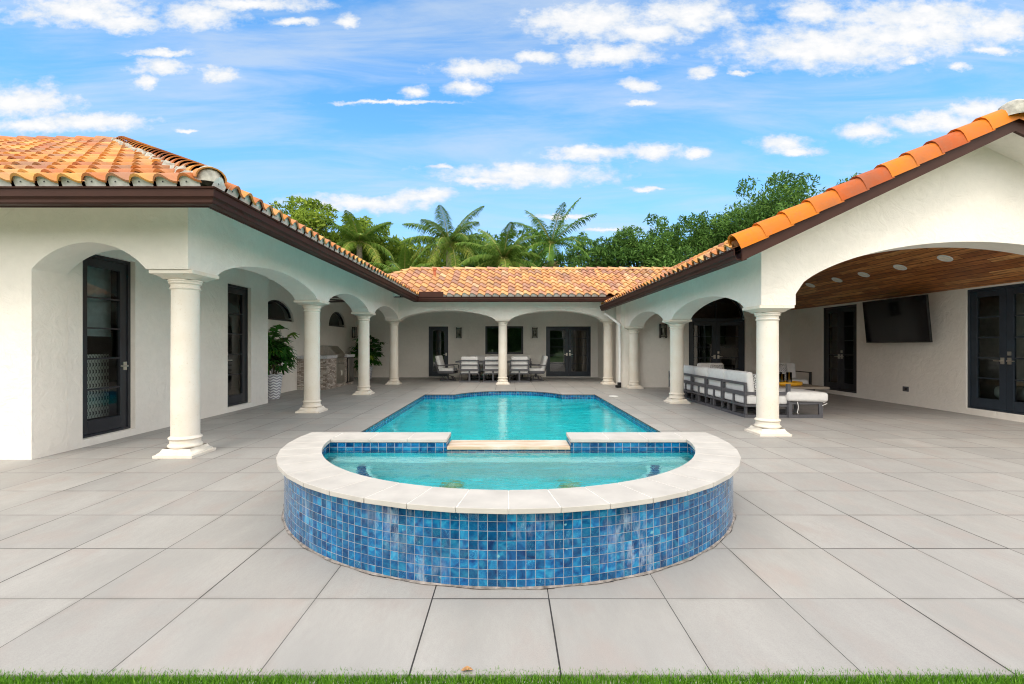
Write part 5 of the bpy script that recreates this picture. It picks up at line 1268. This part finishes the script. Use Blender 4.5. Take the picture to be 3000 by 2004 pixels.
PALM = m_leaf('palm leaflet', (.04, .10, .012), (.14, .24, .035), (.42, .42, .08), .3); PALM2 = m_leaf('royal palm leaflet', (.03, .09, .012), (.10, .22, .03), (.20, .34, .05), .3)
TRK = m_plain('palm trunk', (.36, .31, .25), .9, nz=.35, scale=9, bump=.4); SHAFT = m_plain('green crownshaft', (.14, .30, .05), .5); NUT = m_plain('green coconut', (.20, .22, .04), .5)
def palm(label, x, y, zc, L, nf, mat_, seed, royal=False, nuts=False, upright=0.0, lean=.0):
    rr = random.Random(seed); t = thing('palm_tree', label, 'palm tree', (x, y, 0), 0, 'palm trees beyond the back roof')
    b = MB(); b.tube([(lean, 0, 0), (lean * .4, 0, zc * .5), (0, 0, zc - (1.2 if royal else .1))], [.24, .18, .15], 12); b.build('trunk', TRK, t)
    if royal: b = MB(); b.tube([(0, 0, zc - 1.25), (0, 0, zc - .6), (0, 0, zc)], [.17, .16, .09], 12); b.build('crownshaft', SHAFT, t, smooth=True)
    V = []; TN = []; rb = MB()
    for k in range(nf):
        az = k * 2.39996 + rr.uniform(-.2, .2); f0 = k / nf; el0 = (1.05 - 1.38 * f0) + upright * .3 + rr.uniform(-.1, .1); Lf = L * rr.uniform(.85, 1.1); droop = rr.uniform(1.0, 1.5) * (1 - .55 * upright) * (.55 + .6 * f0)
        P = Vector((0, 0, zc)); path = [P.copy()]; el_ = el0; seg = 12; yellow = rr.uniform(.25, .6) + (.25 if f0 > .7 else 0)
        for s_ in range(seg):
            el_ -= droop / seg * (.5 + s_ / seg); d = Vector((math.cos(az) * math.cos(el_), math.sin(az) * math.cos(el_), math.sin(el_))); P = P + d * (Lf / seg); path.append(P.copy())
        rb.tube(path, [.035 - .028 * i / seg for i in range(seg + 1)], 5, cap=False)
        nl = 62
        for j in range(4, nl):
            u_ = j / nl * seg; i0 = min(int(u_), seg - 1); q = path[i0].lerp(path[i0 + 1], u_ - i0); d = (path[i0 + 1] - path[i0]).normalized(); sd_ = d.cross(Vector((0, 0, 1)))
            if sd_.length < .05: sd_ = Vector((math.sin(az), -math.cos(az), 0))
            sd_.normalize(); ll = (.62 if not royal else .5) * math.sin(math.pi * min(1, .15 + j / nl * .85)) ** .6 * L / 3 * rr.uniform(.8, 1.15)
            for sg in (-1, 1):
                e = (sd_ * sg * .9 + d * .55 + Vector((0, 0, rr.uniform(-.15, .35) if royal else rr.uniform(-.1, .1)))).normalized(); m1 = q + e * ll * .5; e1 = q + e * ll + Vector((0, 0, -ll * rr.uniform(.35, .75)))
                wd = d * .024; V += [q - wd * .4, m1 - wd, m1 + wd, q + wd * .4, m1 - wd, e1, e1 + wd * .3, m1 + wd]; TN += [min(1, max(0, yellow + rr.gauss(0, .12)))] * 8
    np_mesh('crown', np.array([tuple(p) for p in V]), mat_, t, np.array(TN)); rb.build('frond_ribs', m_plain('frond rib', (.30, .30, .07), .6), t)
    if nuts:
        for i in range(10):
            a_ = i * .7; nb = MB(); nb.lathe([(.001, -.13), (.07, -.09), (.10, 0), (.07, .09), (.001, .13)], (.26 * math.cos(a_), .26 * math.sin(a_), zc - .28 - .12 * (i % 3)), 10, cap=False); nb.build('coconut', NUT, t, smooth=True)
    if royal:
        fb = []; 
        for i in range(90):
            a_ = rr.uniform(0, 6.28); r_ = rr.uniform(.1, .55); p = Vector((r_ * math.cos(a_), r_ * math.sin(a_) - .1, zc - 1.15 + rr.uniform(-.35, .25))); fb += [(0, -.1, zc - 1.2), (0.01, -.1, zc - 1.2), p, p + Vector((-.02, 0, .015))]
        np_mesh('flower_stalk', np.array([tuple(p) for p in fb]), m_leaf('dry palm flowers', (.40, .32, .16), (.55, .46, .26)), t, np.zeros(len(fb)))
    return t
palm('tall coconut palm with drooping yellowing fronds, centre of the back roof', -3.35, 26.5, 7.05, 2.9, 24, PALM, 21, nuts=True)
palm('coconut palm at the left, in front of the yellow green tree', -8.2, 26, 7.0, 2.5, 20, PALM, 22)
palm('short coconut palm just left of the tall coconut palm', -5.5, 25, 4.9, 2.3, 18, PALM, 23)
palm('low coconut palm with broad arching fronds just above the back roof ridge', -.25, 24, 5.7, 2.6, 20, PALM, 24)
palm('upright royal palm with green crownshaft and dry flower cluster', 2.35, 26, 6.9, 2.9, 16, PALM2, 25, royal=True, upright=.3)

# grass strip at the edge of the paving
rr = np.random.default_rng(5); n = 90000
gx = rr.uniform(-2.6, 2.6, n); gy = rr.uniform(1.45, 1.93, n); hh = rr.uniform(.012, .034, n) * np.where(gy > 1.9, .8, 1.15); an = rr.uniform(0, 6.28, n); ln = rr.normal(0, .012, (n, 2)); wd = rr.uniform(.0012, .0024, n)
ln[:, 1] += np.where(gy > 1.915, .004, 0)
p = np.stack([gx, gy, np.full(n, -.022)], 1); wv2 = np.stack([np.cos(an), np.sin(an), np.zeros(n)], 1) * wd[:, None]
tp = p + np.stack([ln[:, 0], ln[:, 1], hh + .005], 1); md = p + np.stack([ln[:, 0] * .35, ln[:, 1] * .35, hh * .55], 1)
v = np.stack([p - wv2, p + wv2, md + wv2, md - wv2, md - wv2, md + wv2, tp + wv2 * .2, tp - wv2 * .2], 1).reshape(-1, 3)
og = np_mesh('grass', v, m_leaf('turf blade', (.05, .15, .010), (.14, .33, .025), (.32, .50, .08), .3), None, np.repeat(np.clip(rr.normal(.5, .22, n), 0, 1), 8))
struct(og, 'stuff')
# hedge of the garden on the camera's side, seen only mirrored in the door glass
rr = np.random.default_rng(8); cl = [(x, -16 + rr.uniform(-.8, .8), 1.6 + rr.uniform(0, 1.8), 1.5, 1.0, 1.6 + rr.uniform(0, .8)) for x in np.linspace(-22, 22, 34)]
v, tn = leaf_cloud(cl, 60000, .26, rr); struct(np_mesh('hedge', v, LF1, None, tn), 'stuff')
